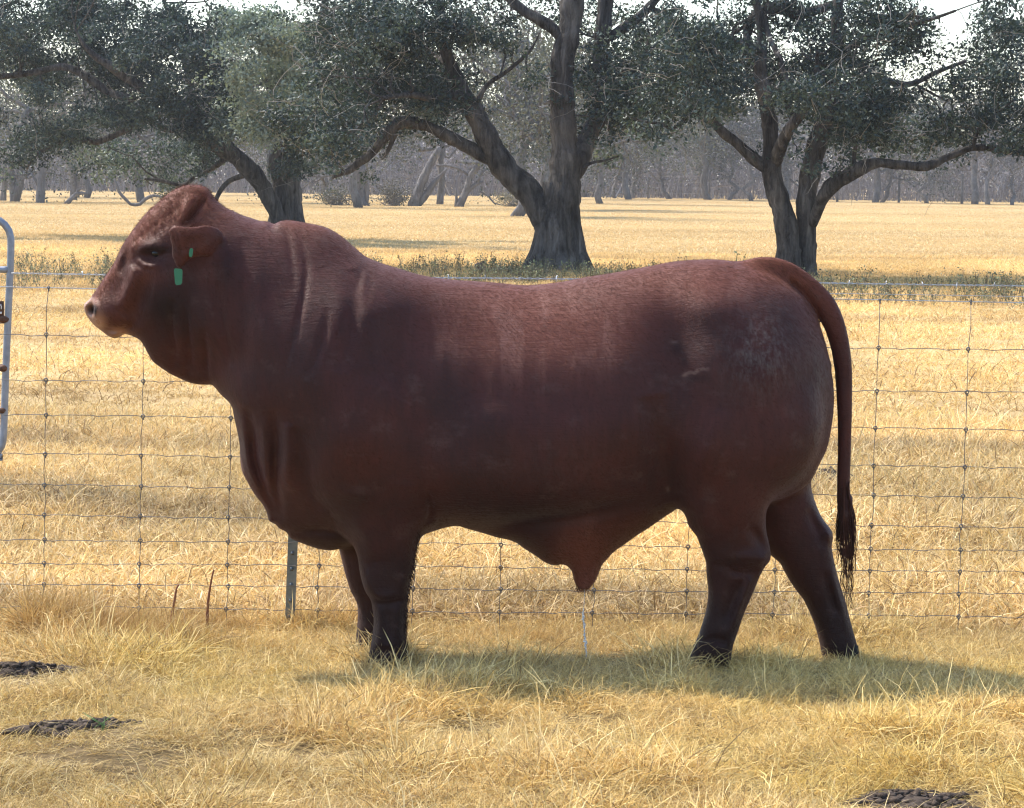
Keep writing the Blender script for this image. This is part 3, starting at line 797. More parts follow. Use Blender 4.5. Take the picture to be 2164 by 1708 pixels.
# hooves
M_HOOF = paint("black_hoof", (.012, .010, .009), .85)
for (px, dy) in ((zB([(1020, 1700)])[0], -.13), (zB([(925, 1640)])[0], .12), (zD([(480, 1440)])[0], -.13), (zD([(1322, 1440)])[0], .12)):
    c = unproj([px], BULL_Y + dy)[0]; c[2] = -.012
    g = Geo()
    for s in (-1, 1):
        bx = np.array([c[0] + .012, c[1] + s * .024, c[2]])
        a = np.linspace(0, 2 * math.pi, 14, endpoint=False)
        ring = lambda z, lx, ly, ox: np.stack([bx[0] + ox + lx * np.cos(a), bx[1] + ly * np.sin(a), np.full(14, z)], 1)
        v = np.concatenate([ring(-.03, .056, .025, -.004), ring(.015, .053, .024, -.002), ring(.045, .044, .022, .004), ring(.052, .03, .014, .006)])
        i = np.arange(14); j = (i + 1) % 14
        f = np.concatenate([np.stack([k * 14 + i, k * 14 + j, k * 14 + 14 + j, k * 14 + 14 + i], 1) for k in range(3)] + [np.array([[42, 43 + k, 44 + k, 44 + k] for k in range(12)])[:, [0, 1, 2, 0]]])
        g.add(v, f)
    g.build("hoof", M_HOOF, bull)
# tail switch: locks of long hair
def hair_mat():
    m = NT("tail_hair"); c = m.attr("tint", "Color"); m.bsdf(c, .75, .10); return m.m
M_HAIR = hair_mat()
hr = np.random.default_rng(12)
g = Geo(); cl = []
locks = [[(1345, 200), (1335, 420), (1330, 560), (1335, 700), (1318, 770)], [(1360, 200), (1360, 450), (1365, 650), (1370, 800), (1385, 930), (1400, 1050), (1408, 1100)],
         [(1375, 220), (1390, 450), (1400, 620), (1412, 740), (1428, 850)], [(1370, 250), (1375, 500), (1380, 700), (1370, 850), (1388, 990), (1412, 1060)],
         [(1352, 250), (1345, 480), (1345, 640), (1355, 760), (1350, 850), (1365, 930), (1385, 1010)], [(1380, 250), (1405, 480), (1415, 640), (1405, 780), (1412, 900), (1400, 1000), (1395, 1070)],
         [(1340, 300), (1322, 470), (1312, 600), (1330, 720), (1305, 800)], [(1385, 300), (1415, 430), (1424, 560), (1428, 680), (1420, 790)]]
for L in locks:
    for k in range(24):
        o = hr.normal(size=2) * (11, 4); yo = hr.normal() * .014
        t = hr.uniform(.45, 1.0)
        c = catmull(zD(np.array(L) + o * np.linspace(.5, 1.1, len(L))[:, None] + hr.normal(size=(len(L), 2)) * np.linspace(0, 8, len(L))[:, None]), 5.0)
        u = np.linspace(0, 1, len(c)); c[:, 0] += np.sin(u * hr.uniform(12, 24) + hr.uniform(0, 6)) * u * hr.uniform(.8, 3.2)
        c = c[:max(4, int(len(c) * t))]
        w = unproj(c, BULL_Y + yo); n0 = g.n
        g.tube(w, np.linspace(.0013, .0006, len(w)), 4, cap=False)
        cl.append(np.repeat(np.array([[.040, .016, .011]]) * hr.uniform(.4, 2.2), g.n - n0, 0))
so = g.build("tail_switch", M_HAIR, bull, attrs={"tint": np.concatenate(cl)}); so["kind"] = "stuff"
# coat hair
tri_c = bp[bq].mean(1); nrm = np.cross(bp[bq[:, 2]] - bp[bq[:, 0]], bp[bq[:, 3]] - bp[bq[:, 1]]); ar = np.linalg.norm(nrm, axis=1); nrm /= ar[:, None] + 1e-12
if (nrm * (tri_c - np.array([0, BULL_Y, .75]))).sum(1).mean() < 0: nrm = -nrm
NH = 120000
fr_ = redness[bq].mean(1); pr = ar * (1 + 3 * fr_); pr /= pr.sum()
fi = hr.choice(len(bq), NH, p=pr)
w4 = hr.dirichlet(np.ones(4), NH); base = (bp[bq[fi]] * w4[..., None]).sum(1); n_ = nrm[fi]
flow = np.array([.62, 0, -.75])[None] + hr.normal(size=(NH, 3)) * .30
curl = np.clip(pxblob(400, 440, 80, 70)[bq[fi, 0]] * 1.5, 0, 1)
flow = flow + hr.normal(size=(NH, 3)) * curl[:, None] * .8
flow -= (flow * n_).sum(1)[:, None] * n_; flow /= np.linalg.norm(flow, axis=1)[:, None] + 1e-9
d = flow + n_ * (hr.uniform(.08, .35, NH) + .15 * curl)[:, None]
ln = hr.uniform(.007, .014, NH) * (1 + .4 * fr_[fi] + .35 * curl)
side = np.cross(d, n_); side /= np.linalg.norm(side, axis=1)[:, None] + 1e-9
v = np.stack([base - side * .0007, base + side * .0007, base + d * ln[:, None]], 1).reshape(-1, 3)
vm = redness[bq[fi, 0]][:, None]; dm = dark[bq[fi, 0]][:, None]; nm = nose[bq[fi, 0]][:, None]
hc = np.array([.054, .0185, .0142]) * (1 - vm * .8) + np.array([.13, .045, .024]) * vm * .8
sm = sunlit_streak[bq[fi, 0]][:, None]; hc = hc * (1 - .5 * sm) + np.array([.185, .066, .050]) * .5 * sm
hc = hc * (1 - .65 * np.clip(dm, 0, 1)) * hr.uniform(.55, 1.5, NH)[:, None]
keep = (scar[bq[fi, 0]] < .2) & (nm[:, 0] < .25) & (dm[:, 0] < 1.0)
v = v.reshape(-1, 3, 3)[keep].reshape(-1, 3); hc = hc[keep]
ho = mesh_obj("coat_hair", v, np.arange(len(v)).reshape(-1, 3), M_HAIR, bull, smooth=False, attrs={"tint": np.repeat(hc, 3, 0)}); ho["kind"] = "stuff"
# a short tuft below the sheath
g = Geo(); cl = []
for k in range(40):
    a = np.array([725 + hr.normal() * 26, 905]); L = hr.uniform(20, 62)
    w = unproj(catmull(zG([a, a + (hr.normal() * 6, L * .5), a + (hr.normal() * 14 + 4, L)]), 3.0), BULL_Y + hr.normal() * .01); n0 = g.n
    g.tube(w, np.linspace(.0012, .0005, len(w)), 4, cap=False); cl.append(np.repeat(np.array([[.15, .06, .035]]) * hr.uniform(.5, 1.5), g.n - n0, 0))
so = g.build("sheath_tuft", M_HAIR, bull, attrs={"tint": np.concatenate(cl)}); so["kind"] = "stuff"
g = Geo(); cl = []
for k in range(420):
    q = hr.uniform(); e = catmull(zB([(1176, 980), (1166, 1060), (1157, 1120), (1147, 1180), (1135, 1240), (1122, 1310), (1115, 1380), (1112, 1450), (1112, 1530), (1124, 1630)]), 3.0)
    a = e[int(q * (len(e) - 1))] + (hr.uniform(-6, 0), 0); L = hr.uniform(5, 13)
    w = unproj(np.array([a, a + (L * .35, L * .4), a + (L * .42, L)]), BULL_Y - .13 + hr.normal() * .03 - .03); n0 = g.n
    g.tube(w, [.0010, .0008, .0003], 3, cap=False); cl.append(np.repeat(np.array([[.022, .010, .008]]) * hr.uniform(.5, 2), g.n - n0, 0))
so = g.build("leg_hair", M_HAIR, bull, attrs={"tint": np.concatenate(cl)}); so["kind"] = "stuff"
# trickle of drops under the sheath
def water():
    m = NT("clear_drops"); b = m.bsdf((.9, .93, .95), .05, .5); b.inputs["Transmission Weight"].default_value = .6; b.inputs["IOR"].default_value = 1.33; return m.m
g = Geo()
for k in range(44):
    t = k / 43.0
    x = 736 + 26 * t + hr.normal() * (2 + 5 * t); y = 1095 + 380 * t
    g.add(*lump(unproj(zG([(x, y)]), BULL_Y)[0], hr.uniform(.0012, .0036) if hr.uniform() < .7 else .0045, k, 1, .2, (1, 1, hr.uniform(1, 2.4))))
w = unproj(zG([(745, 930), (745, 1000), (742, 1060), (738, 1095)]), BULL_Y); g.tube(w, .0011, 5)
tag(g.build("water_drops", water()), "thin trickle of clear drops falling below the bull's sheath", "drops")
# ------------------------------------------------------------------ trees
def bark(name, dark, light, scale=9.0):
    m = NT(name)
    o = m.n("ShaderNodeNewGeometry").outputs["Position"]
    w = m.noise(o, 2.2, 3, .6, out=1)
    mv = m.mapping(m.mix(.10, o, w), (1, 1, .14))
    n1 = m.noise(mv, scale, 6, .72, .3)
    h = m.ramp(n1, [(.38, (0, 0, 0)), (.50, (.45, .45, .45)), (.62, (1, 1, 1))])
    n2 = m.noise(m.mapping(o, (1, 1, .35)), scale * 3, 5, .7)
    n3 = m.noise(o, 1.6, 4, .6)
    c = m.mix(h, dark, m.mix(n2, tuple(.7 * a for a in light), light))
    c = m.mix(m.ramp(n3, [(.5, (0, 0, 0)), (.75, (.5, .5, .5))]), c, tuple(1.5 * a for a in light))
    b = m.bump(h, .9, .06); b = m.bump(n2, .6, .02, b)
    m.bsdf(c, .9, .15, b)
    return m.m
M_BARK = bark("oak_bark", (.026, .023, .022), (.175, .160, .150), 8)
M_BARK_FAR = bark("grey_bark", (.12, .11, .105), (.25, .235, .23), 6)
M_TWIG = paint("grey_twig", (.23, .21, .19), .9)
def leaf_mat(name, trans=.30, gloss=.35):
    m = NT(name)
    c = m.attr("tint", "Color")
    d = m.n("ShaderNodeBsdfPrincipled"); m.l(c, d.inputs["Base Color"])
    d.inputs["Roughness"].default_value = .5; d.inputs["Specular IOR Level"].default_value = gloss
    t = m.n("ShaderNodeBsdfTranslucent"); m.l(m.mix(1.0, c, (1.2, 1.35, .8), 'MULTIPLY'), t.inputs[0])
    x = m.n("ShaderNodeMixShader"); x.inputs[0].default_value = trans
    m.l(d.outputs[0], x.inputs[1]); m.l(t.outputs[0], x.inputs[2]); m.l(x.outputs[0], m.out.inputs[0])
    return m.m
M_LEAF = leaf_mat("oak_leaf", .16, .28)

def leaves(pos, size, col, r, droop=.2, aspect=.46):
    """one folded diamond per position"""
    n = len(pos)
    d = r.normal(size=(n, 3)); d[:, 2] -= droop; d /= np.linalg.norm(d, axis=1)[:, None]
    u = r.normal(size=(n, 3)); s = np.cross(d, u); s /= np.linalg.norm(s, axis=1)[:, None] + 1e-9
    nn = np.cross(s, d)
    L = (size * r.uniform(.65, 1.25, n))[:, None]
    a = pos; b = pos + d * L
    mid = pos + d * L * .5
    l = mid + s * L * aspect * .5 + nn * L * .10; q = mid - s * L * aspect * .5 + nn * L * .10
    v = np.stack([a, l, b, q], 1).reshape(-1, 3)
    i = np.arange(n)[:, None] * 4
    f = np.concatenate([i + np.array([[0, 2, 1]]), i + np.array([[0, 3, 2]])], 0)
    return v, f, np.repeat(col, 4, axis=0)

def limb_world(pts, depth):
    """(x, y, width px[, dy]) -> smooth world line and radii"""
    p = np.array([(q + (0,))[:4] if len(q) == 3 else q for q in pts], float)
    c = catmull(p, 9.0)
    dep = depth + c[:, 3]
    w = unproj(c[:, :2], dep)
    return w, np.maximum(c[:, 2] * dep / FPX * .5, .006)

def curvy(a, b, r, n=6, amp=.12):
    a = np.asarray(a); b = np.asarray(b); t = np.linspace(0, 1, n)[:, None]
    L = np.linalg.norm(b - a)
    off = np.cumsum(r.normal(size=(n, 3)), 0); off -= off[:1] + (off[-1:] - off[:1]) * t
    return a + (b - a) * t + off * L * amp / math.sqrt(n)

def oak(name, label, depth, limbs, blobs, seed, leaf=.085, palette=None, base=None, twigs=140, flare=1.0, per=62, spray=.25, dens=1.0):
    r = np.random.default_rng(seed)
    if base is None:
        w0, _ = limb_world(limbs[0], depth); base = (w0[0][0], w0[0][1], ground_z(w0[0][0], w0[0][1]))
    root = empty(name, base, label, "tree")
    g = Geo(); anchors = []
    for L in limbs:
        w, rad = limb_world(L, depth)
        rad = rad * (1 + .05 * np.sin(np.arange(len(rad)) * .9 + r.uniform(0, 6)))
        g.tube(w, rad, 14, wob=.035, r=r)
        anchors.append(np.concatenate([w, rad[:, None]], 1)[len(w) // 4:])
    # root flare
    bx = np.array(base)
    w0, r0 = limb_world(limbs[0], depth)
    for k in range(7):
        a = k * .9 + r.uniform(0, .5)
        u = np.array([math.cos(a), math.sin(a), 0]) * r0[0] * flare
        g.tube(catmull(np.array([bx + u * .45 + (0, 0, 1.5 * flare), bx + u * .62 + (0, 0, .8 * flare), bx + u * .85 + (0, 0, .3), bx + u * 1.35 + (0, 0, -.12)]), .2), np.linspace(.22, .30, len(catmull(np.array([bx + u * .45 + (0, 0, 1.5 * flare), bx + u * .62 + (0, 0, .8 * flare), bx + u * .85 + (0, 0, .3), bx + u * 1.35 + (0, 0, -.12)]), .2))) * r0[0], 8, wob=.05, r=r)
    anchors = np.concatenate(anchors)
    # sprays of leaves
    cen = []; tint = []
    k_px = depth / FPX
    for (cx, cy, rx, ry, d0, d1, dn, tn) in blobs:
        n = int(rx * ry * 3.14 * dn * dens * k_px * k_px * (66 if cy > -60 else 26))
        nl = max(3, n // 15)
        a = r.uniform(0, 6.283, nl); q = np.sqrt(r.uniform(0, 1, nl))
        lump_c = np.stack([cx + rx * q * np.cos(a), cy + ry * q * np.sin(a), r.uniform(d0, d1, nl)], 1)
        c = lump_c[r.integers(0, nl, n)] + r.normal(size=(n, 3)) * np.array([.29 / k_px, .19 / k_px, .34])
        cen.append(c); tint.append(np.full(n, tn))
    cen = np.concatenate(cen); tint = np.concatenate(tint)
    cw = unproj(cen[:, :2], depth + cen[:, 2])
    ok = cw[:, 2] > .35
    cw = cw[ok]; tint = tint[ok]
    # branchlets from the nearest limb
    sel = r.permutation(len(cw))[:min(len(cw), 520)]
    prev = anchors
    for i in sel:
        dd = np.linalg.norm(prev[:, :3] - cw[i], axis=1) + r.uniform(0, .8, len(prev))
        j = dd.argmin()
        if dd[j] > 5.5: continue
        L = np.linalg.norm(prev[j, :3] - cw[i])
        r1 = min(prev[j, 3] * .6, .012 + .016 * L)
        pts = catmull(curvy(prev[j, :3], cw[i], r, 6, .22), L / 12)
        g.tube(pts, np.linspace(r1, .006, len(pts)), 5, cap=False)
        if r.uniform() < .6:
            prev = np.concatenate([prev, np.concatenate([pts[3:11:2], np.full((len(pts[3:11:2]), 1), r1 * .6)], 1)])
    g.build("trunk", M_BARK, root)
    # fine bare twigs
    tg = Geo()
    for i in r.permutation(len(cw))[:twigs * 5]:
        p = cw[i] + r.normal(size=3) * .2
        d = r.normal(size=3); d[2] *= .8; d /= np.linalg.norm(d)
        tg.tube(curvy(p, p + d * r.uniform(.35, 1.0), r, 7, .14), np.linspace(.008, .003, 7), 3, cap=False)
    to = tg.build("twigs", M_TWIG, root); to["kind"] = "stuff"
    n = len(cw)
    per_i = r.poisson(per, n)
    ci = np.repeat(np.arange(n), per_i)
    d = r.normal(size=(len(ci), 3)); d /= np.linalg.norm(d, axis=1)[:, None]
    pos = cw[ci] + d * (spray * r.uniform(.1, 1, len(ci)) ** .6)[:, None] * np.array([1.15, 1.15, .7])
    pal = np.array(palette)
    tn = tint[ci] + r.normal(size=n)[ci] * .16 + r.normal(size=len(ci)) * .16
    col = np.stack([np.interp(tn, np.linspace(0, 1, len(pal)), pal[:, k]) for k in range(3)], 1)
    v, f, c = leaves(pos, leaf, col, r)
    co = mesh_obj("crown", v, f, M_LEAF, root, smooth=False, attrs={"tint": c}); co["kind"] = "stuff"
    return root

PAL = [(.023, .034, .033), (.041, .060, .053), (.074, .100, .089), (.145, .175, .145), (.24, .28, .225)]
q2 = lambda l: [(672 + a * .3705, b * .3705, w * .3705, *d) for a, b, w, *d in l]
q3 = lambda l: [(1344 + a * .3796, b * .3796, w * .3796, *d) for a, b, w, *d in l]
q1 = lambda l: [(a * .3289, b * .3289, w * .3289, *d) for a, b, w, *d in l]
D_C, D_R, D_L = 48.0, 46.0, 72.0
# centre oak
limbs_c = [
    q2([(1372, 1560, 300), (1368, 1500, 275), (1365, 1400, 258), (1370, 1280, 240), (1385, 1180, 215), (1405, 1080, 195), (1410, 960, 178), (1402, 800, 150), (1395, 600, 142), (1390, 400, 130), (1400, 300, 140), (1430, 200, 125), (1452, 0, 132), (1470, -160, 110), (1500, -420, 80), (1560, -700, 40)]),
    q2([(1350, 1330, 170), (1290, 1220, 170), (1190, 1080, 155), (1085, 985, 150), (1010, 880, 140), (955, 770, 130), (900, 660, 118), (840, 570, 112), (795, 470, 95), (755, 370, 78), (715, 240, 62), (700, 100, 52), (690, -60, 42), (640, -300, 25)]),
    q2([(985, 900, 100), (930, 880, 78), (870, 845, 76), (780, 800, 76), (690, 752, 66), (620, 720, 60), (540, 702, 68), (475, 700, 74), (420, 735, 66), (370, 800, 52), (300, 880, 48), (230, 932, 45), (180, 975, 40), (125, 992, 28), (75, 1020, 14)]),
    q2([(440, 760, 30), (405, 850, 26), (365, 905, 22), (350, 880, 8)]),
    q2([(1420, 1010, 150), (1490, 900, 130, .2), (1545, 770, 105, .4), (1610, 670, 90, .6), (1690, 610, 72, .8), (1790, 520, 60, 1), (1860, 380, 45, 1.2), (1900, 200, 30, 1.2)]),
    q2([(1400, 230, 70), (1340, 165, 66), (1260, 110, 62), (1170, 60, 60), (1090, -10, 52), (1000, -100, 40), (900, -260, 20)]),
    q2([(1600, 690, 60, .6), (1610, 520, 70, 1), (1610, 330, 85, 1.4), (1625, 180, 90, 1.5), (1640, 0, 85, 1.5), (1660, -220, 50, 1.5)]),
    q2([(1660, 215, 60, 1.5), (1760, 150, 58, 1.6), (1860, 70, 52, 1.7), (1960, -40, 40, 1.8), (2100, -200, 22, 2)]),
    q2([(900, 600, 40), (960, 490, 26), (1060, 420, 24), (1170, 330, 20), (1230, 260, 14), (1262, 185, 8)]),
    q2([(840, 560, 70), (760, 540, 58, -.4), (640, 560, 45, -.9), (520, 540, 34, -1.4), (380, 560, 24, -2)]),
    q2([(760, 380, 46), (640, 300, 36, .6), (500, 240, 28, 1.2), (380, 120, 20, 1.8)]),
    q2([(1500, 960, 22), (1560, 930, 18), (1640, 915, 12), (1720, 890, 7)]),
]
blobs_c = [(760, 90, 110, 110, -3, 3, 1.0, .25), (810, 185, 130, 70, -1, 3, 1.0, .2), (700, 250, 80, 90, -2.5, 2, 1.0, .22), (900, 60, 90, 80, -2, 3, .9, .2),
    (870, 225, 90, 32, .5, 3, .6, .2), (960, 180, 70, 36, .5, 3, .6, .12), (1040, 70, 45, 60, -1, 2, .22, .2), (930, 20, 160, 60, -2, 3, .6, .25), (1060, 110, 40, 20, -1, 1, .3, .15), (800, 300, 90, 16, .6, 2, .18, .3), (740, 340, 60, 22, .6, 2, .15, .45),
    (1140, 15, 60, 30, -1, 2, .5, .2), (1220, 50, 40, 50, -1, 3, .35, .25), (1330, 170, 110, 70, -1, 4, 1.0, .25), (1310, 70, 60, 60, 0, 4, .6, .2), (1280, 210, 60, 50, -1, 3, .8, .25),
    (1400, 60, 60, 70, 0, 4, .7, .22), (1340, 260, 90, 25, 0, 3, .4, .4), (1280, 330, 60, 20, 0, 2, .15, .5), (1330, 310, 40, 14, 0, 2, .2, .5), (850, -120, 330, 100, -4, 4, .45, .25), (1300, -130, 320, 100, -4, 5, .42, .25), (1070, -260, 420, 70, -4, 5, .35, .25), (1150, 200, 14, 60, -.5, .5, .3, .5)]
oak("live_oak", "dark live oak with broad forked trunk rising behind the middle of the bull's back", D_C, limbs_c, blobs_c, 31, palette=PAL)
# right oak
limbs_r = [
    q3([(858, 1640, 165), (852, 1480, 140), (842, 1300, 130), (822, 1190, 122), (792, 1100, 114), (765, 1010, 110), (752, 930, 112), (752, 840, 92), (746, 700, 88), (722, 560, 86), (702, 470, 80), (690, 370, 70), (700, 240, 58), (690, 100, 50), (640, -80, 34), (600, -260, 15)]),
    q3([(950, 1640, 130, .15), (955, 1480, 105, .15), (953, 1340, 100, .15), (948, 1190, 108, .15), (950, 1100, 112, .15), (965, 1000, 112, .2), (985, 900, 112, .2), (1010, 800, 108, .2), (1040, 700, 102, .2), (1066, 610, 96, .2), (1092, 490, 82, .2), (1112, 300, 68, .2), (1122, 100, 62, .2), (1132, -60, 52, .2), (1150, -300, 25, .2)]),
    q3([(735, 930, 90), (690, 910, 72), (640, 872, 66), (560, 795, 58), (490, 742, 54), (430, 682, 52), (365, 640, 50), (305, 600, 44), (292, 520, 34), (310, 400, 24), (330, 280, 14)]),
    q3([(300, 620, 26), (240, 700, 22), (200, 722, 20), (150, 690, 17), (60, 680, 12), (-40, 650, 6)]),
    q3([(765, 930, 80), (800, 830, 72, -.2), (850, 725, 68, -.4), (905, 650, 60, -.5), (960, 580, 45, -.6), (1000, 430, 30, -.8), (1010, 280, 16, -1)]),
    q3([(880, 680, 36, -.4), (850, 600, 40, -.2), (845, 490, 38, 0), (800, 330, 34, .3), (740, 200, 26, .6), (720, 60, 14, .6)]),
    q3([(985, 1250, 50, -.1), (1015, 1160, 66, -.3), (1055, 1080, 74, -.5), (1110, 1022, 80, -.6), (1190, 972, 82, -.7), (1268, 930, 76, -.8), (1350, 908, 56, -.8), (1480, 920, 50, -.7), (1620, 925, 52, -.6), (1730, 878, 42, -.5), (1850, 830, 38, -.4), (1960, 822, 40, -.3), (2060, 840, 40, -.2), (2200, 850, 36, 0), (2380, 800, 20, 0)]),
    q3([(1030, 1075, 18, -.4), (1050, 1020, 17, -.4), (1100, 985, 15, -.4), (1150, 935, 10, -.4)]),
    q3([(1215, 950, 26, -.7), (1215, 860, 22, -.7), (1235, 760, 16, -.7), (1240, 640, 9, -.7)]),
    q3([(640, 340, 30, .5), (620, 190, 48, .8), (670, 80, 60, .9), (770, 42, 62, .9), (900, 80, 60, 1), (1010, 55, 52, 1), (1110, 20, 45, 1)]),
    q3([(1080, 540, 50, .3), (1200, 470, 44, .6), (1350, 440, 38, .8), (1520, 470, 32, 1), (1680, 400, 26, 1.2), (1840, 340, 18, 1.2)]),
    q3([(1105, 330, 44, .3), (1260, 220, 38, -.5), (1420, 150, 32, -1), (1600, 120, 24, -1.2), (1780, 60, 14, -1.4)]),
    q3([(1880, 825, 24, -.4), (1900, 740, 20, -.4), (2000, 640, 16, -.4), (2100, 560, 9, -.4)]),
    q3([(700, 300, 40), (560, 230, 34, -.8), (420, 220, 26, -1.4), (280, 280, 16, -2)]),
]
blobs_r = [(1450, 90, 90, 70, -3, 2, .9, .25), (1480, 190, 110, 50, -2.5, 2, 1.0, .3), (1420, 240, 50, 35, -2, 1, .6, .35), (1560, 150, 80, 70, -2, 3, .85, .25), (1530, 230, 60, 25, -1, 1, .45, .4),
    (1600, 60, 90, 50, -1, 3, .55, .25), (1700, 140, 90, 60, -1, 3, .9, .2), (1760, 210, 130, 50, -3, 2, 1.0, .22), (1740, 90, 80, 60, -1, 3, .7, .2), (1690, 40, 120, 40, -1, 3, .5, .22),
    (1850, 250, 120, 60, -3, 2, 1.0, .25), (1900, 305, 120, 32, .3, 3, .6, .3), (1790, 310, 50, 30, -1.5, 0, .5, .35), (2020, 280, 110, 36, 0, 3, .75, .18), (2120, 270, 60, 50, -2, 2, 1.0, .15), (1860, 60, 100, 60, -2, 3, .55, .2), (1990, 60, 120, 60, -2, 3, .6, .15),
    (1980, 140, 120, 30, -2, 3, .35, .15), (2110, 170, 60, 60, -2, 2, .6, .12), (2130, 90, 40, 80, -2, 2, .5, .15), (1900, 175, 80, 30, -2, 2, .3, .2), (2050, 220, 60, 40, -2, 2, .35, .15), (1520, 300, 30, 20, -1, 1, .12, .5), (1640, 290, 30, 40, -1, 1, .2, .4),
    (1700, -110, 330, 90, -4, 4, .4, .25), (2150, -60, 180, 120, -4, 4, .45, .2), (2300, 200, 130, 130, -4, 3, .7, .2), (1800, -240, 400, 70, -4, 4, .3, .25)]
oak("live_oak", "dark live oak with two slim stems from one base behind the bull's rump", D_R, limbs_r, blobs_r, 32, palette=PAL, flare=.45)
# left oak
limbs_l = [
    q1([(1835, 1640, 240), (1842, 1500, 200), (1845, 1400, 182), (1845, 1200, 178), (1832, 1080, 205), (1850, 920, 180), (1895, 760, 145), (1955, 600, 105), (2000, 400, 85), (2050, 200, 66), (2090, 0, 46), (2100, -250, 20)]),
    q1([(1815, 1500, 120, -.3), (1780, 1380, 105, -.4), (1722, 1260, 104, -.5), (1660, 1160, 110, -.6), (1590, 1080, 112, -.8), (1520, 1010, 112, -1), (1420, 940, 120, -1.2), (1320, 880, 126, -1.5), (1250, 770, 116, -1.8), (1170, 690, 92, -2), (1080, 630, 78, -2.2), (960, 590, 66, -2.5), (830, 510, 62, -2.6), (710, 425, 58, -2.8), (620, 370, 45, -2.8), (540, 290, 28, -3), (480, 180, 14, -3)]),
    q1([(860, 640, 46, -2.4), (760, 610, 46, -2.2), (690, 590, 50, -2), (590, 515, 55, -2), (480, 450, 50, -2), (380, 430, 45, -2), (200, 470, 40, -1.8), (0, 490, 35, -1.6), (-200, 470, 20, -1.6)]),
    q1([(1300, 850, 60, -1.5), (1200, 815, 46, -1.3), (1080, 835, 40, -1), (950, 780, 36, -1), (830, 830, 36, -.8), (700, 885, 40, -.8), (610, 915, 38, -.8), (500, 890, 36, -.8), (390, 905, 34, -.8), (300, 950, 30, -.8), (230, 1000, 22, -.8), (172, 1085, 9, -.8)]),
    q1([(1660, 1080, 46, .5), (1560, 1128, 36, .8), (1480, 1160, 34, 1), (1420, 1220, 32, 1), (1385, 1290, 26, 1), (1360, 1360, 14, 1)]),
    q1([(1450, 1020, 40, 1.5), (1350, 1092, 30, 2), (1250, 1142, 26, 2), (1170, 1190, 25, 2), (1050, 1165, 24, 2), (930, 1150, 16, 2)]),
    q1([(1850, 950, 80, -1), (1800, 800, 66, -2), (1740, 600, 50, -3), (1700, 400, 38, -3.5), (1680, 200, 26, -4)]),
    q1([(1300, 860, 60, 1), (1240, 640, 56, 1.5), (1200, 420, 44, 2), (1120, 200, 36, 2.2), (1050, 0, 20, 2.2)]),
    q1([(1020, 320, 24, 1), (1130, 310, 24, 1), (1240, 280, 26, 1), (1360, 260, 24, 1), (1500, 240, 16, 1)]),
]
blobs_l = [(100, 60, 140, 70, -4, 3, .8, .25), (230, 60, 140, 70, -3, 3, .85, .22), (330, 120, 120, 80, -4, 3, 1.0, .2), (280, 200, 100, 50, -4, 2, .9, .2), (400, 200, 110, 70, -4, 2, 1.1, .18), (420, 60, 90, 70, -2, 3, .8, .2),
    (80, 130, 100, 40, -3, 2, .7, .3), (60, 210, 90, 60, -3, 2, .55, .45), (40, 300, 70, 40, -3, 1, .8, .2), (130, 280, 70, 40, -3, 1, .6, .25), (230, 260, 60, 30, -3, 1, .55, .25), (380, 270, 100, 30, -3, 2, .6, .25),
    (560, 90, 75, 70, -6, -4, 1.3, 1.0), (555, 190, 85, 70, -6, -3.5, 1.3, .98), (600, 270, 70, 50, -5, -3, 1.1, .92), (520, 270, 60, 50, -4, -2, .9, .6), (670, 140, 60, 110, -3, 2, 1.0, .15), (690, 260, 60, 70, -3, 1, 1.0, .15), (640, 330, 60, 30, -2, 1, .6, .4),
    (300, 320, 90, 40, 3, 6, .5, .55), (400, 340, 90, 40, 3, 6, .5, .55), (470, 320, 60, 40, 1, 4, .6, .4), (-100, 150, 130, 150, -4, 4, .7, .25), (300, -120, 420, 90, -5, 5, .5, .25), (600, -100, 200, 80, -5, 4, .6, .3), (200, 320, 60, 40, 2, 5, .35, .5)]
oak("live_oak", "pale leaved live oak with leaning second stem standing behind the bull's neck", D_L, limbs_l, blobs_l, 33, leaf=.11, palette=PAL, dens=.60, per=62, spray=.34)

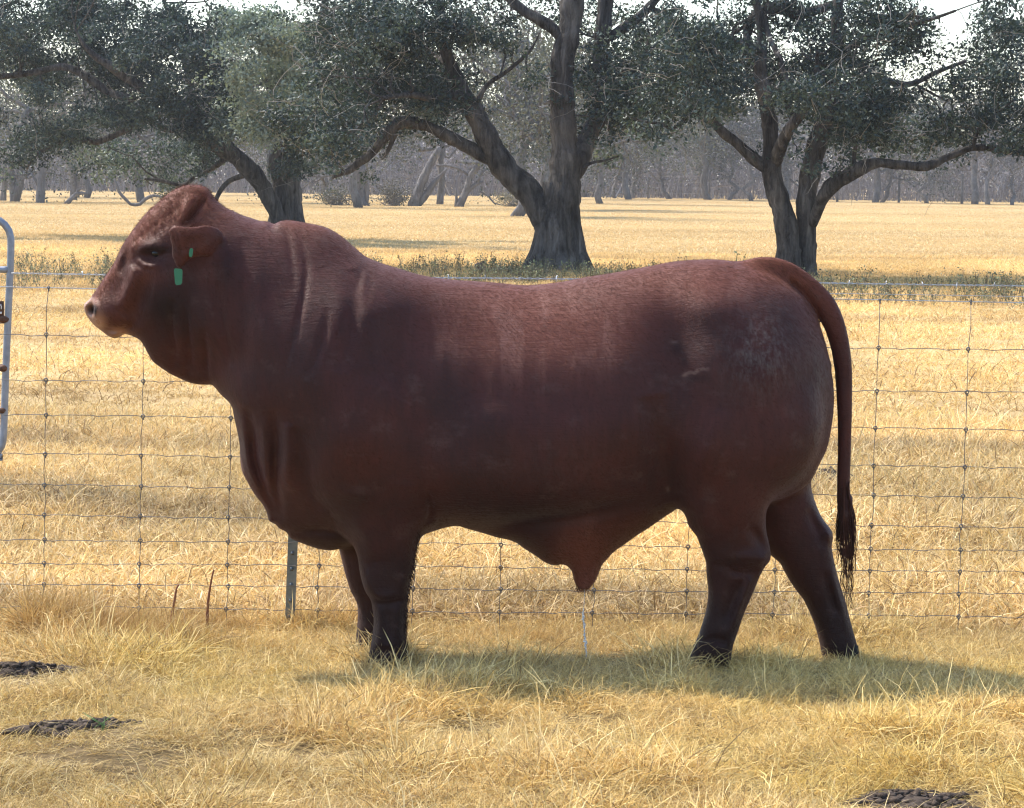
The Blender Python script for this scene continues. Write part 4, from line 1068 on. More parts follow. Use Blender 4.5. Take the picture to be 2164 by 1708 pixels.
# hazy oaks across the pasture
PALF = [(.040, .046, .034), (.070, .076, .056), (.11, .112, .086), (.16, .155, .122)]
def crown_tree(name, loc, H, S, seed, label, group, mat=M_BARK_FAR, leaf=.17, nl=9000, pal=PALF, lean=(0, 0), lowest=.25, cat="tree"):
    r = np.random.default_rng(seed)
    root = empty(name, loc, label, cat, group)
    b = np.array(loc, float); g = Geo()
    top = b + np.array([lean[0], lean[1], H * .5])
    tr = H * .019
    g.tube(curvy(b - (0, 0, .2), top, r, 8, .12), np.linspace(tr * 1.25, tr * .7, 8), 9, wob=.05, r=r)
    cl = []
    for k in range(13):
        s = b + (top - b) * r.uniform(.5, 1)
        a = r.uniform(0, 6.283); e = b + np.array([math.cos(a) * S * r.uniform(.45, 1), math.sin(a) * S * r.uniform(.45, 1), H * r.uniform(lowest + .1, .95)])
        w = curvy(s, e, r, 8, .25); g.tube(w, np.linspace(tr * .55, .02, 8), 6, cap=False)
        for q in range(9):
            cl.append(w[r.integers(4, 8)] + r.normal(size=3) * np.array([S, S, H * .6]) * .13)
            g.tube(curvy(w[r.integers(3, 8)], cl[-1], r, 5, .3), np.linspace(.05, .012, 5), 3, cap=False)
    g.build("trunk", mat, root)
    cl = np.array(cl); ci = r.integers(0, len(cl), nl)
    d = r.normal(size=(nl, 3)); pos = cl[ci] + d * np.array([S, S, H * .5]) * .085
    tn = np.clip(r.uniform(.1, .9, len(cl))[ci] + r.normal(size=nl) * .15, 0, 1); p = np.array(pal)
    col = np.stack([np.interp(tn, np.linspace(0, 1, len(p)), p[:, k]) for k in range(3)], 1)
    v, f, c = leaves(pos, leaf, col, r, aspect=.6)
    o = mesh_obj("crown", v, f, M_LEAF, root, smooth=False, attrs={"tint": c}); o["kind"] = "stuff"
    return root
def on_ground(px, py=None, depth=None):
    """world point on the ground seen at this pixel (or at this column and depth)"""
    if depth is None:
        d = _F + (px - 1082.0) / FPX * _R + (854.0 - py) / FPX * _U
        t = -CAM_H / d[2]; return np.array([d[0] * t, d[1] * t, 0.0])
    q = unproj([(px, 400)], depth)[0]; q[2] = 0; return q
def copy_tree(root, loc, rz, s, label=None, group=None):
    c = root.copy(); COL.objects.link(c); c.location = loc; c.rotation_euler = (0, 0, rz); c.scale = (s, s, s)
    if label: c["label"] = label
    if group: c["group"] = group
    for ch in list(root.children):
        k = ch.copy(); COL.objects.link(k); k.parent = c
        for g2 in list(ch.children):
            e = g2.copy(); COL.objects.link(e); e.parent = k
    return c
GRP = "hazy grey green oaks across the pasture"
v1 = crown_tree("pasture_oak", on_ground(1085, depth=120), 11.5, 6.0, 51, "tall hazy oak filling the gap between the middle oak's two main stems", GRP, lean=(1, 0))
v2 = crown_tree("pasture_oak", on_ground(300, depth=165), 11, 8.5, 52, "wide hazy oak with low crown left above the bull's head", GRP, lean=(-1, 0), lowest=.12)
v3 = crown_tree("pasture_oak", on_ground(1270, depth=190), 10, 7.5, 53, "low hazy oak just right of the middle oak's trunk", GRP, lowest=.15)
for (src, px, dep, rz, s, lb) in ((v2, 760, 150, 1.0, .95, "hazy oak crown above the broken grey stump"), (v3, 180, 190, 2.0, 1.05, "hazy oak behind the twin stemmed trunk at the left"), (v1, 560, 170, .5, 1.0, "hazy oak just left of the left oak's trunk"),
                              (v2, 30, 158, 3.6, 1.0, "hazy oak over the far trunks at the left edge"), (v3, 930, 175, 4.0, 1.0, "hazy oak behind the leaning bare trunk"), (v1, 1170, 150, 2.2, 1.15, "hazy oak directly behind the middle oak's trunk"),
                              (v3, 430, 230, .7, 1.2, "faint far oak behind the bull's poll"), (v2, -130, 200, 1.5, 1.2, "faint far oak cut by the left edge of the picture"), (v1, 700, 215, 3.0, 1.2, "faint far oak right of the left oak's trunk"),
                              (v3, 1080, 235, 5.0, 1.35, "faintest far oak behind the middle oak's leaning left stem"), (v2, 1330, 240, .3, 1.1, "faint wide oak between the middle and right oaks"), (v1, 1500, 246, 2.6, 1.25, "faint tall oak just left of the right oak's left limb"), (v3, 1660, 250, 3.3, 1.4, "faint far oak behind the right oak's twin stems"), (v2, 1850, 236, 4.9, 1.15, "faint far oak above the right oak's long low limb"), (v3, 2060, 228, .9, 1.3, "faint far oak near the right edge of the picture")):
    copy_tree(src, on_ground(px, depth=dep), rz, s, lb)

# bare leaning and broken trunks at the pasture's far side
def dead_tree(name, label, cat, lines, depth, seed, group=None):
    r = np.random.default_rng(seed)
    b = on_ground(lines[0][0][0], depth=depth)
    root = empty(name, b, label, cat, group)
    for k, L in enumerate(lines):
        w, rad = limb_world(L, depth); g = Geo(); g.tube(w, rad, 9, wob=.06, r=r)
        g.build("trunk" if k == 0 else "branch", M_BARK_FAR, root)
    return root
z4 = lambda l: [((800 + a / 3.607) * .790647, (380 + b / 3.607) * .790647, w / 3.607 * .790647) for a, b, w in l]
dead_tree("leaning_trunk", "pale bare trunk leaning right, cut off under the middle oak's left limb", "dead tree",
          [z4([(1100, 660, 130), (1110, 590, 110), (1150, 470, 95), (1200, 350, 85), (1260, 220, 75), (1320, 110, 65), (1350, 50, 50)]),
           z4([(1130, 620, 70), (1200, 540, 70), (1270, 440, 62), (1330, 360, 45), (1420, 260, 20)])], 162, 61)
dead_tree("forked_trunk", "low grey trunk forking into crooked bare limbs right of the leaning trunk", "dead tree",
          [z4([(1545, 680, 100), (1550, 600, 85), (1600, 500, 70), (1630, 400, 62), (1660, 310, 58), (1740, 205, 45), (1640, 200, 30), (1530, 190, 18)]),
           z4([(1560, 590, 50), (1620, 480, 45), (1700, 410, 36), (1775, 380, 22)]), z4([(1720, 390, 30), (1760, 300, 26), (1800, 260, 22)]),
           z4([(1640, 330, 26), (1560, 270, 26), (1450, 230, 26), (1320, 225, 20)]), z4([(1740, 470, 16), (1820, 520, 18), (1880, 590, 16), (1940, 605, 8)]), z4([(1510, 640, 40), (1515, 540, 26), (1505, 440, 12)])], 160, 62)
dead_tree("tree_stump", "thick grey standing stump with broken top between two brush clumps", "stump",
          [z4([(610, 650, 175), (600, 590, 130), (580, 480, 90), (580, 380, 85), (590, 270, 90), (610, 215, 50)]), z4([(640, 600, 60), (650, 400, 40), (640, 260, 30)])], 160, 63)
z6 = lambda l: [(a / 4.328 * .790647, (380 + b / 4.328) * .790647, w / 4.328 * .790647) for a, b, w in l]
for k, (ln, dp, lb) in enumerate(((z6([(30, 700, 80), (40, 600, 75), (50, 400, 70), (55, 200, 60), (60, 60, 50)]), 165, "dark far tree trunk at the very left edge of the pasture"),
                       (z6([(165, 760, 110), (160, 660, 95), (140, 420, 90), (120, 250, 85), (110, 80, 60)]), 158, "grey far tree trunk second from the left edge"),
                       (z6([(460, 790, 130), (465, 690, 110), (475, 450, 105), (480, 250, 110), (470, 60, 80)]), 152, "broad grey far trunk left of the twin stems"),
                       (z6([(850, 700, 80), (850, 560, 90), (840, 380, 90), (790, 220, 80), (740, 60, 70)]), 178, "dark far twin stemmed trunk near the fallen limb"))):
    L = [ln]
    if k == 3: L.append(z6([(890, 640, 60), (900, 460, 60), (920, 300, 50), (890, 150, 40)]))
    if k == 2: L.append(z6([(440, 500, 36), (400, 420, 30), (370, 390, 16)]))
    dead_tree("distant_oak", lb, "tree", L, dp, 70 + k, "far tree trunks at the left")
dead_tree("fallen_branch", "dark broken limb propped on the grass near the twin stemmed trunk", "branch",
          [z6([(760, 730, 70), (820, 660, 50), (880, 600, 50), (950, 590, 40), (1020, 600, 18)]), z6([(880, 600, 40), (900, 550, 24), (960, 540, 10)])], 150, 81)
dead_tree("fallen_branch", "long thin bare limb curving down to the grass left of the bull's head", "branch",
          [z6([(1170, 300, 20), (1230, 410, 26), (1330, 460, 30), (1380, 580, 34), (1450, 660, 38), (1510, 720, 36), (1620, 720, 40), (1680, 660, 42), (1780, 620, 36), (1900, 640, 24)]),
           z6([(1400, 470, 24), (1350, 380, 16), (1310, 300, 10)])], 140, 82)

# brush clumps
def bush(name, label, px, depth, w, h, seed, pal, leaf=.12, n=1500, group=None):
    r = np.random.default_rng(seed); b = on_ground(px, depth=depth)
    root = empty(name, b, label, "bush", group)
    g = Geo()
    pos = []
    for k in range(40):
        e = b + np.array([r.normal() * w * .35, r.normal() * w * .3, h * r.uniform(.3, 1)])
        c = curvy(b + np.array([r.normal() * w * .12, r.normal() * w * .1, 0]), e, r, 5, .25)
        g.tube(c, np.linspace(.03, .008, 5), 3, cap=False); pos.append(c[2:])
    g.build("stem", M_TWIG, root)
    pos = np.concatenate(pos); pi = pos[r.integers(0, len(pos), n)] + r.normal(size=(n, 3)) * np.array([w, w, h]) * .12
    pi[:, 2] = np.maximum(pi[:, 2], .03); p = np.array(pal); tn = r.uniform(0, 1, n)
    col = np.stack([np.interp(tn, np.linspace(0, 1, len(p)), p[:, k]) for k in range(3)], 1)
    v, f, c = leaves(pi, leaf, col, r, aspect=.6)
    o = mesh_obj("foliage", v, f, M_LEAF, root, smooth=False, attrs={"tint": c}); o["kind"] = "stuff"
    return root
PB = [(.06, .055, .045), (.11, .10, .08), (.17, .15, .12)]
bush("brush_clump", "grey brush clump left of the broken stump", 712, 162, 2.2, 1.1, 91, PB)
bush("brush_clump", "dark brush clump between the stump and the leaning trunk", 832, 162, 2.0, 1.4, 92, PB)
bush("brush_clump", "pale low brush just right of the forked grey trunk", 1090, 165, 2.4, .8, 93, [(.16, .14, .10), (.25, .22, .16)])

# far woods: leafless brush that reads as one mass
def woods_mat():
    m = NT("bare_brush"); m.bsdf(m.attr("tint", "Color"), .95, .05); return m.m
M_WOODS = woods_mat()
def far_woods():
    r = np.random.default_rng(5); g = Geo(); vs = []; fs = []; cs = []; off = 0
    bases = []
    for row, (dep, n) in enumerate(((262, 70), (275, 80), (290, 90), (310, 90))):
        for k in range(n):
            x = -95 + 190 * (k + r.uniform(0, 1)) / n
            y = dep - x * .10 + r.normal() * 2.5
            bases.append((x, y, r.uniform(4.5, 9.5) * (1 + .06 * row), row))
    P0 = []; P1 = []; WD = []; TN = []
    for (x, y, H, row) in bases:
        b = np.array([x, y, -.1]); t = r.uniform(.1, 1)
        nb = 6
        top = b + np.array([r.normal() * .8, r.normal() * .5, H * .55])
        pt = curvy(b, top, r, 5, .15)
        for i in range(4): P0.append(pt[i]); P1.append(pt[i + 1]); WD.append(.16 * (1 - i * .15)); TN.append(t)
        for q in range(nb):
            s = b + (top - b) * r.uniform(.25, 1); e = s + np.array([r.normal() * H * .22, r.normal() * H * .2, H * r.uniform(.12, .45)])
            c = curvy(s, e, r, 4, .3)
            for i in range(3): P0.append(c[i]); P1.append(c[i + 1]); WD.append(.09 - .02 * i); TN.append(t)
            for u in range(13):
                s2 = c[r.integers(1, 4)]; e2 = s2 + r.normal(size=3) * np.array([.75, .7, .65]) * H * .12
                P0.append(s2); P1.append(e2); WD.append(.035); TN.append(t * .6 + .2)
    for k in range(9000):                                            # undergrowth stems
        x = r.uniform(-95, 95); y = 264 - x * .1 + r.uniform(-1, 22); h = r.uniform(.6, 3.4)
        P0.append(np.array([x, y, 0])); P1.append(np.array([x + r.normal() * .5, y + r.normal() * .4, h])); WD.append(.05); TN.append(r.uniform(0, .7))
    P0 = np.array(P0); P1 = np.array(P1); WD = np.array(WD)[:, None]; TN = np.array(TN)
    d = P1 - P0; s = np.cross(d, r.normal(size=d.shape) * .5 + np.array([0, 1.0, 0])); s /= np.linalg.norm(s, axis=1)[:, None] + 1e-9
    v = np.stack([P0 - s * WD * .5, P0 + s * WD * .5, P1 + s * WD * .3, P1 - s * WD * .3], 1).reshape(-1, 3)
    i = np.arange(len(P0))[:, None] * 4
    f = np.concatenate([i + np.array([[0, 1, 2]]), i + np.array([[0, 2, 3]])])
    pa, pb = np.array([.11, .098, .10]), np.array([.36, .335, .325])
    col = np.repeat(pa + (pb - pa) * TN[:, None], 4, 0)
    # dry leaf and fine twig haze
    n = 150000
    x = r.uniform(-95, 95, n); y = 266 - x * .1 + r.uniform(0, 50, n); h = r.uniform(0, 1, n) ** .8 * (7.2 + 2.0 * (x > 0) + 1.5 * np.sin(x * .21) + 1.1 * np.sin(x * .57 + 1))
    tn = np.clip(.42 + .25 * np.sin(x * .35 + h) + r.normal(size=n) * .2, 0, 1)[:, None]
    lv, lf, lc = leaves(np.stack([x, y, h], 1), .46, np.array([.125, .112, .114]) + tn * np.array([.150, .132, .124]), r, aspect=.35)
    n = 45000
    x = r.uniform(-120, 120, n); y = 318 - x * .1 + r.uniform(0, 40, n); h = r.uniform(0, 1, n) ** .85 * (9.0 + 1.6 * np.sin(x * .17 + 2) + 1.0 * np.sin(x * .49))
    tn = np.clip(.4 + .25 * np.sin(x * .3 + h) + r.normal(size=n) * .2, 0, 1)[:, None]
    l2, g2, k2 = leaves(np.stack([x, y, h], 1), 1.05, np.array([.13, .117, .118]) + tn * np.array([.135, .120, .112]), r, aspect=.4)
    lf = np.concatenate([lf, g2 + len(lv)]); lv = np.concatenate([lv, l2]); lc = np.concatenate([lc, k2])
    v2 = np.concatenate([v, lv]); f2 = np.concatenate([f, lf + len(v)]); c2 = np.concatenate([col, lc])
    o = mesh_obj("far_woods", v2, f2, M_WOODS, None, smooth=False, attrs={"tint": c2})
    tag(o, "leafless grey brown woods along the far edge of the pasture", "woods", kind="stuff")
far_woods()
# pale single trees in front of the woods
def bare_tree(px, depth, H, seed, lean, lb):
    r = np.random.default_rng(seed); b = on_ground(px, depth=depth)
    root = empty("bare_tree", b, lb, "tree", "pale bare trees along the far woods")
    top = b + np.array([lean * H, 0, H * .55]); g = Geo(); tw = curvy(b - (0, 0, .2), top, r, 8, .2)
    g.tube(tw, np.linspace(H * .028, H * .014, 8), 7, wob=.05, r=r); g.build("trunk", M_BARK_FAR, root)
    g = Geo()
    for q in range(9):
        s = tw[r.integers(3, 8)]; e = s + np.array([r.normal() * H * .28, r.normal() * H * .2, H * r.uniform(.05, .42)])
        c = curvy(s, e, r, 6, .3); g.tube(c, np.linspace(H * .010, .02, 6), 5, cap=False)
        for u in range(10):
            s2 = c[r.integers(1, 6)]; g.tube(curvy(s2, s2 + r.normal(size=3) * H * .1, r, 4, .3), np.linspace(.03, .012, 4), 3, cap=False)
    g.build("branch", M_BARK_FAR, root)
    return root
bt = [bare_tree(1300, 255, 6.5, 1, .1, "slim pale bare tree right of the middle oak at the far woods"), bare_tree(1420, 250, 8, 2, -.12, "spreading pale bare tree midway between the middle and right oaks"), bare_tree(1590, 240, 7.5, 3, .05, "pale bare tree just left of the right oak's stems at the far woods")]
BL = {1245: "pale bare tree touching the right side of the middle oak's trunk", 1340: "pale bare tree second to the right of the middle oak", 1540: "pale bare tree by the far post left of the right oak",
      1490: "pale bare tree behind the middle far fence post", 1660: "pale bare tree seen through the fork of the right oak", 1960: "pale bare tree under the right oak's long low limb",
      2090: "large pale bare tree near the right edge at the far woods", 1860: "pale bare tree just right of the right oak's low limb elbow", 2140: "small pale bare tree at the right edge of the far woods",
      675: "pale bare tree right of the left oak's trunk at the far woods", 1120: "pale bare tree hidden partly by the middle oak's fork"}
for k, (px, dep, s) in enumerate(((1340, 256, 1.1), (1245, 268, 1.0), (1540, 248, 1.0), (1490, 252, .9), (1660, 246, 1.1), (1960, 232, 1.0), (2090, 226, 1.2), (1860, 238, .9), (2140, 226, .8), (675, 275, 1.0), (1120, 270, .9))):
    copy_tree(bt[k % 3], on_ground(px, depth=dep), k * 1.3, s, BL[px])
# far fence posts and rails of wire
ff = empty("far_fence", on_ground(1370, depth=258), "pale wooden posts of a distant fence in front of the far woods", "fence")
fw = []
for px, dep in ((600, 280), (690, 278), (900, 272), (1010, 268), (1120, 265), (1235, 262), (1370, 258), (1499, 252), (1640, 247), (1770, 242), (1900, 238), (2033, 233), (2180, 229), (2330, 225)):
    b = on_ground(px, depth=dep - 1); g = Geo()
    g.tube(np.array([b - (0, 0, .2), b + (0, 0, 1.2), b + (.02, 0, 2.45)]), [.11, .10, .09], 7); g.build("post", M_BARK_FAR, ff)
    fw.append(b)
for h in (.5, 1.0, 1.5, 2.0, 2.35):
    g = Geo(); g.tube(np.array(fw) + (0, -.1, h), .012, 3, cap=False); g.build("wire", M_TWIG, ff)
# ------------------------------------------------------------------ grass
def grass_mat():
    m = NT("dry_grass")
    c = m.attr("tint", "Color")
    a = m.n("ShaderNodeAttribute", attribute_type='INSTANCER', attribute_name="patch").outputs["Color"]
    rnd = m.n("ShaderNodeObjectInfo").outputs["Random"]
    c = m.mix(1.0, c, a, 'MULTIPLY')
    d = m.n("ShaderNodeBsdfPrincipled"); m.l(c, d.inputs["Base Color"]); d.inputs["Roughness"].default_value = .55; d.inputs["Specular IOR Level"].default_value = .3
    t = m.n("ShaderNodeBsdfTranslucent"); m.l(c, t.inputs[0])
    x = m.n("ShaderNodeMixShader"); x.inputs[0].default_value = .24
    m.l(d.outputs[0], x.inputs[1]); m.l(t.outputs[0], x.inputs[2]); m.l(x.outputs[0], m.out.inputs[0])
    return m.m
M_GRASS = grass_mat()
gr = np.random.default_rng(77)
def clump(nb, R, hmin, hmax, w, lean, seed, segs=3, wind=(.5, -.1), lay=.3, flat=False):
    """one tussock of bent tapering blades: vertices, faces, tint"""
    r = np.random.default_rng(seed)
    V = []; F = []; C = []; off = 0
    for k in range(nb):
        a = r.uniform(0, 6.283); q = R * math.sqrt(r.uniform())
        p = np.array([q * math.cos(a), q * math.sin(a), -.01])
        L = r.uniform(hmin, hmax) * (1.0 if r.uniform() > .12 else 1.5)
        d = r.normal(size=2) * lean + np.array(wind)
        up = 1.0
        if r.uniform() < lay: d = d * 2.2; up = .45
        d3 = np.array([d[0], d[1], up]); d3 /= np.linalg.norm(d3)
        side = np.cross(d3, r.normal(size=3)); side /= np.linalg.norm(side) + 1e-9
        ww = w * r.uniform(.6, 1.4)
        pts = [p]; s = L / segs
        dd = d3.copy()
        for i in range(segs):
            pts.append(pts[-1] + dd * s)
            dd = dd + np.array([d[0] * .25, d[1] * .25, -.34 * r.uniform(.2, 2.0)]) + r.normal(size=3) * .20
            dd /= np.linalg.norm(dd)
        for i, pt in enumerate(pts[:-1]):
            f = ww * (1 - i / segs * .6) * .5
            V += [pt - side * f, pt + side * f]
        V.append(pts[-1])
        for i in range(segs - 1):
            b = off + 2 * i; F += [(b, b + 1, b + 3), (b, b + 3, b + 2)]
        b = off + 2 * (segs - 1); F.append((b, b + 1, b + 2))
        u = r.uniform()
        col = np.array([.62, .50, .26]) if u < .48 else np.array([.80, .70, .47]) if u < .72 else np.array([.48, .35, .18]) if u < .86 else np.array([.24, .18, .11])
        col = np.array([.60, .46, .235]) * r.uniform(.88, 1.12) if flat else col * r.uniform(.75, 1.2)
        C += [col * .8] * 2 + [col] * (2 * segs - 1)
        off += 2 * segs + 1
    return np.array(V), np.array(F), np.array(C)
def clump_set(name, n, **kw):
    c = bpy.data.collections.new(name)
    for k in range(n):
        v, f, t = clump(seed=kw.get("seed0", 0) + k, **{a: b for a, b in kw.items() if a != "seed0"})
        o = mesh_obj("tuft", v, f, M_GRASS, smooth=False, attrs={"tint": t})
        COL.objects.unlink(o); c.objects.link(o)
    return c
def scatter(name, pos, rz, scl, idx, patch, coll, label, cat, tilt=None):
    me = bpy.data.meshes.new(name); n = len(pos)
    me.vertices.add(n); me.vertices.foreach_set("co", np.asarray(pos, np.float32).ravel())
    rot = np.zeros((n, 3), np.float32); rot[:, 2] = rz
    if tilt is not None: rot[:, :2] = tilt
    me.attributes.new("rot", 'FLOAT_VECTOR', 'POINT').data.foreach_set("vector", rot.ravel())
    sc3 = np.asarray(scl, np.float32); sc3 = np.repeat(sc3[:, None], 3, 1) if sc3.ndim == 1 else sc3
    me.attributes.new("scl", 'FLOAT_VECTOR', 'POINT').data.foreach_set("vector", np.ascontiguousarray(sc3).ravel())
    me.attributes.new("idx", 'INT', 'POINT').data.foreach_set("value", np.asarray(idx, np.int32))
    pc = np.concatenate([patch, np.ones((n, 1))], 1).astype(np.float32)
    me.attributes.new("patch", 'FLOAT_COLOR', 'POINT').data.foreach_set("color", pc.ravel())
    me.materials.append(M_GRASS)
    o = bpy.data.objects.new(name, me); COL.objects.link(o)
    t = bpy.data.node_groups.new(name, 'GeometryNodeTree')
    t.interface.new_socket("Geometry", in_out='INPUT', socket_type='NodeSocketGeometry')
    t.interface.new_socket("Geometry", in_out='OUTPUT', socket_type='NodeSocketGeometry')
    N = t.nodes.new; a = N("NodeGroupInput"); z = N("NodeGroupOutput"); i = N("GeometryNodeInstanceOnPoints")
    ci = N("GeometryNodeCollectionInfo"); ci.inputs[0].default_value = coll; ci.inputs[1].default_value = True; ci.inputs[2].default_value = True
    def na(nm, ty):
        q = N("GeometryNodeInputNamedAttribute"); q.data_type = ty; q.inputs[0].default_value = nm; return q.outputs[0]
    er = N("FunctionNodeEulerToRotation"); t.links.new(na("rot", 'FLOAT_VECTOR'), er.inputs[0])
    i.inputs["Pick Instance"].default_value = True
    t.links.new(a.outputs[0], i.inputs["Points"]); t.links.new(ci.outputs[0], i.inputs["Instance"])
    t.links.new(na("idx", 'INT'), i.inputs["Instance Index"]); t.links.new(er.outputs[0], i.inputs["Rotation"]); t.links.new(na("scl", 'FLOAT_VECTOR'), i.inputs["Scale"])
    t.links.new(i.outputs[0], z.inputs[0])
    md = o.modifiers.new("scatter", 'NODES'); md.node_group = t
    return tag(o, label, cat, kind="stuff")
def vnoise(x, y, f, seed):
    """smooth value noise 0..1"""
    r = np.random.default_rng(seed); G = r.uniform(size=(128, 128))
    a = x * f + 37.7; b = y * f + 11.3
    i = np.floor(a).astype(int); j = np.floor(b).astype(int); u = a - i; v = b - j
    u = u * u * (3 - 2 * u); v = v * v * (3 - 2 * v)
    g = lambda p, q: G[p % 128, q % 128]
    return (g(i, j) * (1 - u) + g(i + 1, j) * u) * (1 - v) + (g(i, j + 1) * (1 - u) + g(i + 1, j + 1) * u) * v

DIRT = []      # (x, y, rx, ry) bare spots
for (px, py, rx, ry) in ((45, 1428, .17, .10), (165, 1556, .19, .10), (1930, 1672, .22, .12)):
    b = on_ground(px, py); DIRT.append((b[0], b[1], rx, ry))
def patch_colour(x, y):
    g1 = vnoise(x, y * 1.0, 1.6, 1); g2 = vnoise(x, y, 4.5, 2); g3 = vnoise(x, y, .55, 3)
    green = np.clip((g1 * .6 + g2 * .4 - .48) * 3.6, 0, 1) * np.clip((10.2 - y) / 1.2, 0, 1) * .8
    brown = np.clip((g2 - .6) * 2.5, 0, 1) * .5
    br = (.74 + .50 * g3 + .25 * g2)[:, None]
    c = np.array([1.0, .885, .63]) * np.ones((len(x), 1))
    c = c * (1 - green[:, None]) + np.array([.90, .82, .47]) * green[:, None]
    c = c * (1 - brown[:, None]) + np.array([.72, .62, .52]) * brown[:, None]
    return c * br

PITS = []
for (px, py, rr) in ((620, 1575, .11), (805, 1588, .10), (1000, 1512, .09), (1085, 1600, .09), (1350, 1592, .10), (305, 1600, .10), (310, 1530, .06), (395, 1690, .09), (1480, 1560, .08), (700, 1625, .07), (1700, 1545, .07),
                     (1240, 1505, .07), (560, 1475, .06), (60, 1590, .07), (480, 1650, .06), (1560, 1650, .08), (1150, 1690, .07), (1880, 1530, .07), (2050, 1590, .09), (330, 1440, .06), (900, 1660, .06)):
    b = on_ground(px, py + 12); PITS.append((b[0], b[1], rr * 1.5, rr * 1.3))
def low_mask(x, y):
    """grass height factor: short in trampled pits and in front of the dirt"""
    s = np.ones(len(x))
    for (a, b, rx, ry) in PITS: s *= 1 - .8 * np.exp(-(((x - a) / rx) ** 2 + ((y - b) / ry) ** 2) ** 2)
    for (a, b, rx, ry) in DIRT: s *= 1 - .62 * np.exp(-(((x - a) / (rx * 1.1)) ** 4 + ((y - b + .20) / .26) ** 4))
    return s
def patches(x, y):
    """older, browner stands of grass"""
    v = .6 * vnoise(x * .7, y * 1.2, .8, 41) + .4 * vnoise(x * .8, y, 2.1, 42)
    k = np.clip((v - .48) * 4.0, 0, 1)[:, None]
    return 1.06 - k * np.array([.36, .38, .36])
T_A = clump_set("near_tufts", 16, nb=58, R=.075, hmin=.04, hmax=.11, w=.0023, lean=.75, seed0=100, wind=(.18, .0), lay=.5)
T_B = clump_set("tall_tufts", 10, nb=46, R=.07, hmin=.12, hmax=.26, w=.0030, lean=.42, seed0=200, wind=(.22, 0), lay=.2)
T_C = clump_set("field_tufts", 12, nb=44, R=.20, hmin=.04, hmax=.12, w=.0060, lean=.6, seed0=300, wind=(.35, 0), lay=.4)
T_D = clump_set("far_tufts", 10, nb=34, R=.9, hmin=.03, hmax=.085, w=.020, lean=.7, seed0=400, wind=(.3, 0), lay=.4, segs=2, flat=True)
T_E = clump_set("stub_tufts", 14, nb=40, R=.10, hmin=.05, hmax=.14, w=.0042, lean=.6, seed0=500, wind=(.3, 0), lay=.4)

def dirt_mask(x, y):
    k = np.ones(len(x), bool)
    for (a, b, rx, ry) in DIRT: k &= (((x - a) / rx) ** 2 + ((y - b) / ry) ** 2 > 1.0) | (gr.uniform(size=len(x)) < .62)
    return k
# near paddock side, up to the fence
n = 27000
x = gr.uniform(-3.2, 3.2, n); y = gr.uniform(6.2, 9.9, n)
lm = low_mask(x, y)
k = dirt_mask(x, y) & (gr.uniform(size=n) < .25 + .75 * lm); x, y, lm = x[k], y[k], lm[k]; n = len(x)
tv = .65 * vnoise(x * .8, y * 1.3, 2.6, 8) + .35 * vnoise(x, y, 6.5, 9)
tus = np.clip((tv - .50) / .20, 0, 1); tus = tus * tus * (3 - 2 * tus)
hmap = (.60 + .80 * tus) * lm
scatter("grass", np.stack([x, y, ground_z(x, y)], 1), gr.normal(size=n) * 1.1, np.stack([np.maximum(hmap, .7) * .95, np.maximum(hmap, .7) * .95, hmap], 1) * gr.uniform(.75, 1.2, n)[:, None], gr.integers(0, 16, n), patch_colour(x, y), T_A,
        "dry golden and faded green grass around the bull", "grass", gr.normal(size=(n, 2)) * .15)
# taller dead grass along the foot of the fence
n = 1500
x = np.concatenate([gr.uniform(-3.2, 3.2, n), gr.uniform(-1.8, -.55, 900), gr.uniform(.05, .8, 260)]); y = np.concatenate([9.66 + gr.normal(size=n) * .10, 9.55 + gr.normal(size=900) * .13, 9.5 + gr.normal(size=260) * .12])
k = vnoise(x, y, 2.8, 51) > np.where(x < 0, .36, .2); x, y = x[k], y[k]
n = len(x); sc = gr.uniform(.4, .75, n) * np.where(x < -1.0, 1.0, np.where(x < -.5, .85, .38)) * (.55 + .9 * vnoise(x, y, 3.5, 23))
c = patch_colour(x, y) * (np.array([1.04, .98, .92]) - np.array([.36, .38, .38]) * vnoise(x, y, 5.0, 31)[:, None])
scatter("tall_grass", np.stack([x, y, ground_z(x, y)], 1), gr.uniform(0, 6.28, n), sc, gr.integers(0, 10, n), c, T_B,
        "taller brown dead grass along the foot of the wire fence", "grass", gr.normal(size=(n, 2)) * .12)
# pasture just behind the fence
n = 26000
y = np.sqrt(gr.uniform(9.9 ** 2, 18.5 ** 2, n)); x = gr.uniform(-1, 1, n) * (y * .19 + 1.6)
scatter("pasture_grass", np.stack([x, y, ground_z(x, y)], 1), gr.uniform(0, 6.28, n), gr.uniform(.7, 1.25, n) * (.7 + .6 * vnoise(x, y, 1.1, 14)), gr.integers(0, 14, n), patch_colour(x, y) * np.array([1.12, 1.12, 1.22]) * patches(x, y), T_E,
        "bleached short dry grass just behind the fence", "grass", gr.normal(size=(n, 2)) * .15)
n = 40000
y = np.sqrt(gr.uniform(17.5 ** 2, 62 ** 2, n)); x = gr.uniform(-1, 1, n) * (y * .24 + 4)
pc = patch_colour(x, y * .5) * np.array([1.14, 1.10, 1.14]) * patches(x * .5, y * .5)
scatter("pasture_grass", np.stack([x, y, ground_z(x, y)], 1), gr.uniform(0, 6.28, n), gr.uniform(.7, 1.2, n) * (.7 + .5 * vnoise(x, y * .5, .5, 15)), gr.integers(0, 12, n), pc, T_C,
        "dry yellow pasture grass under and in front of the oaks", "grass")
n = 50000
y = np.exp(gr.uniform(math.log(58), math.log(262), n)); x = gr.uniform(-1, 1, n) * (y * .27 + 8)
pc = (.80 + .35 * vnoise(x * .25, y, .12, 16) + .2 * vnoise(x * .3, y, .5, 17))[:, None] * np.array([1.12, 1.04, .98])
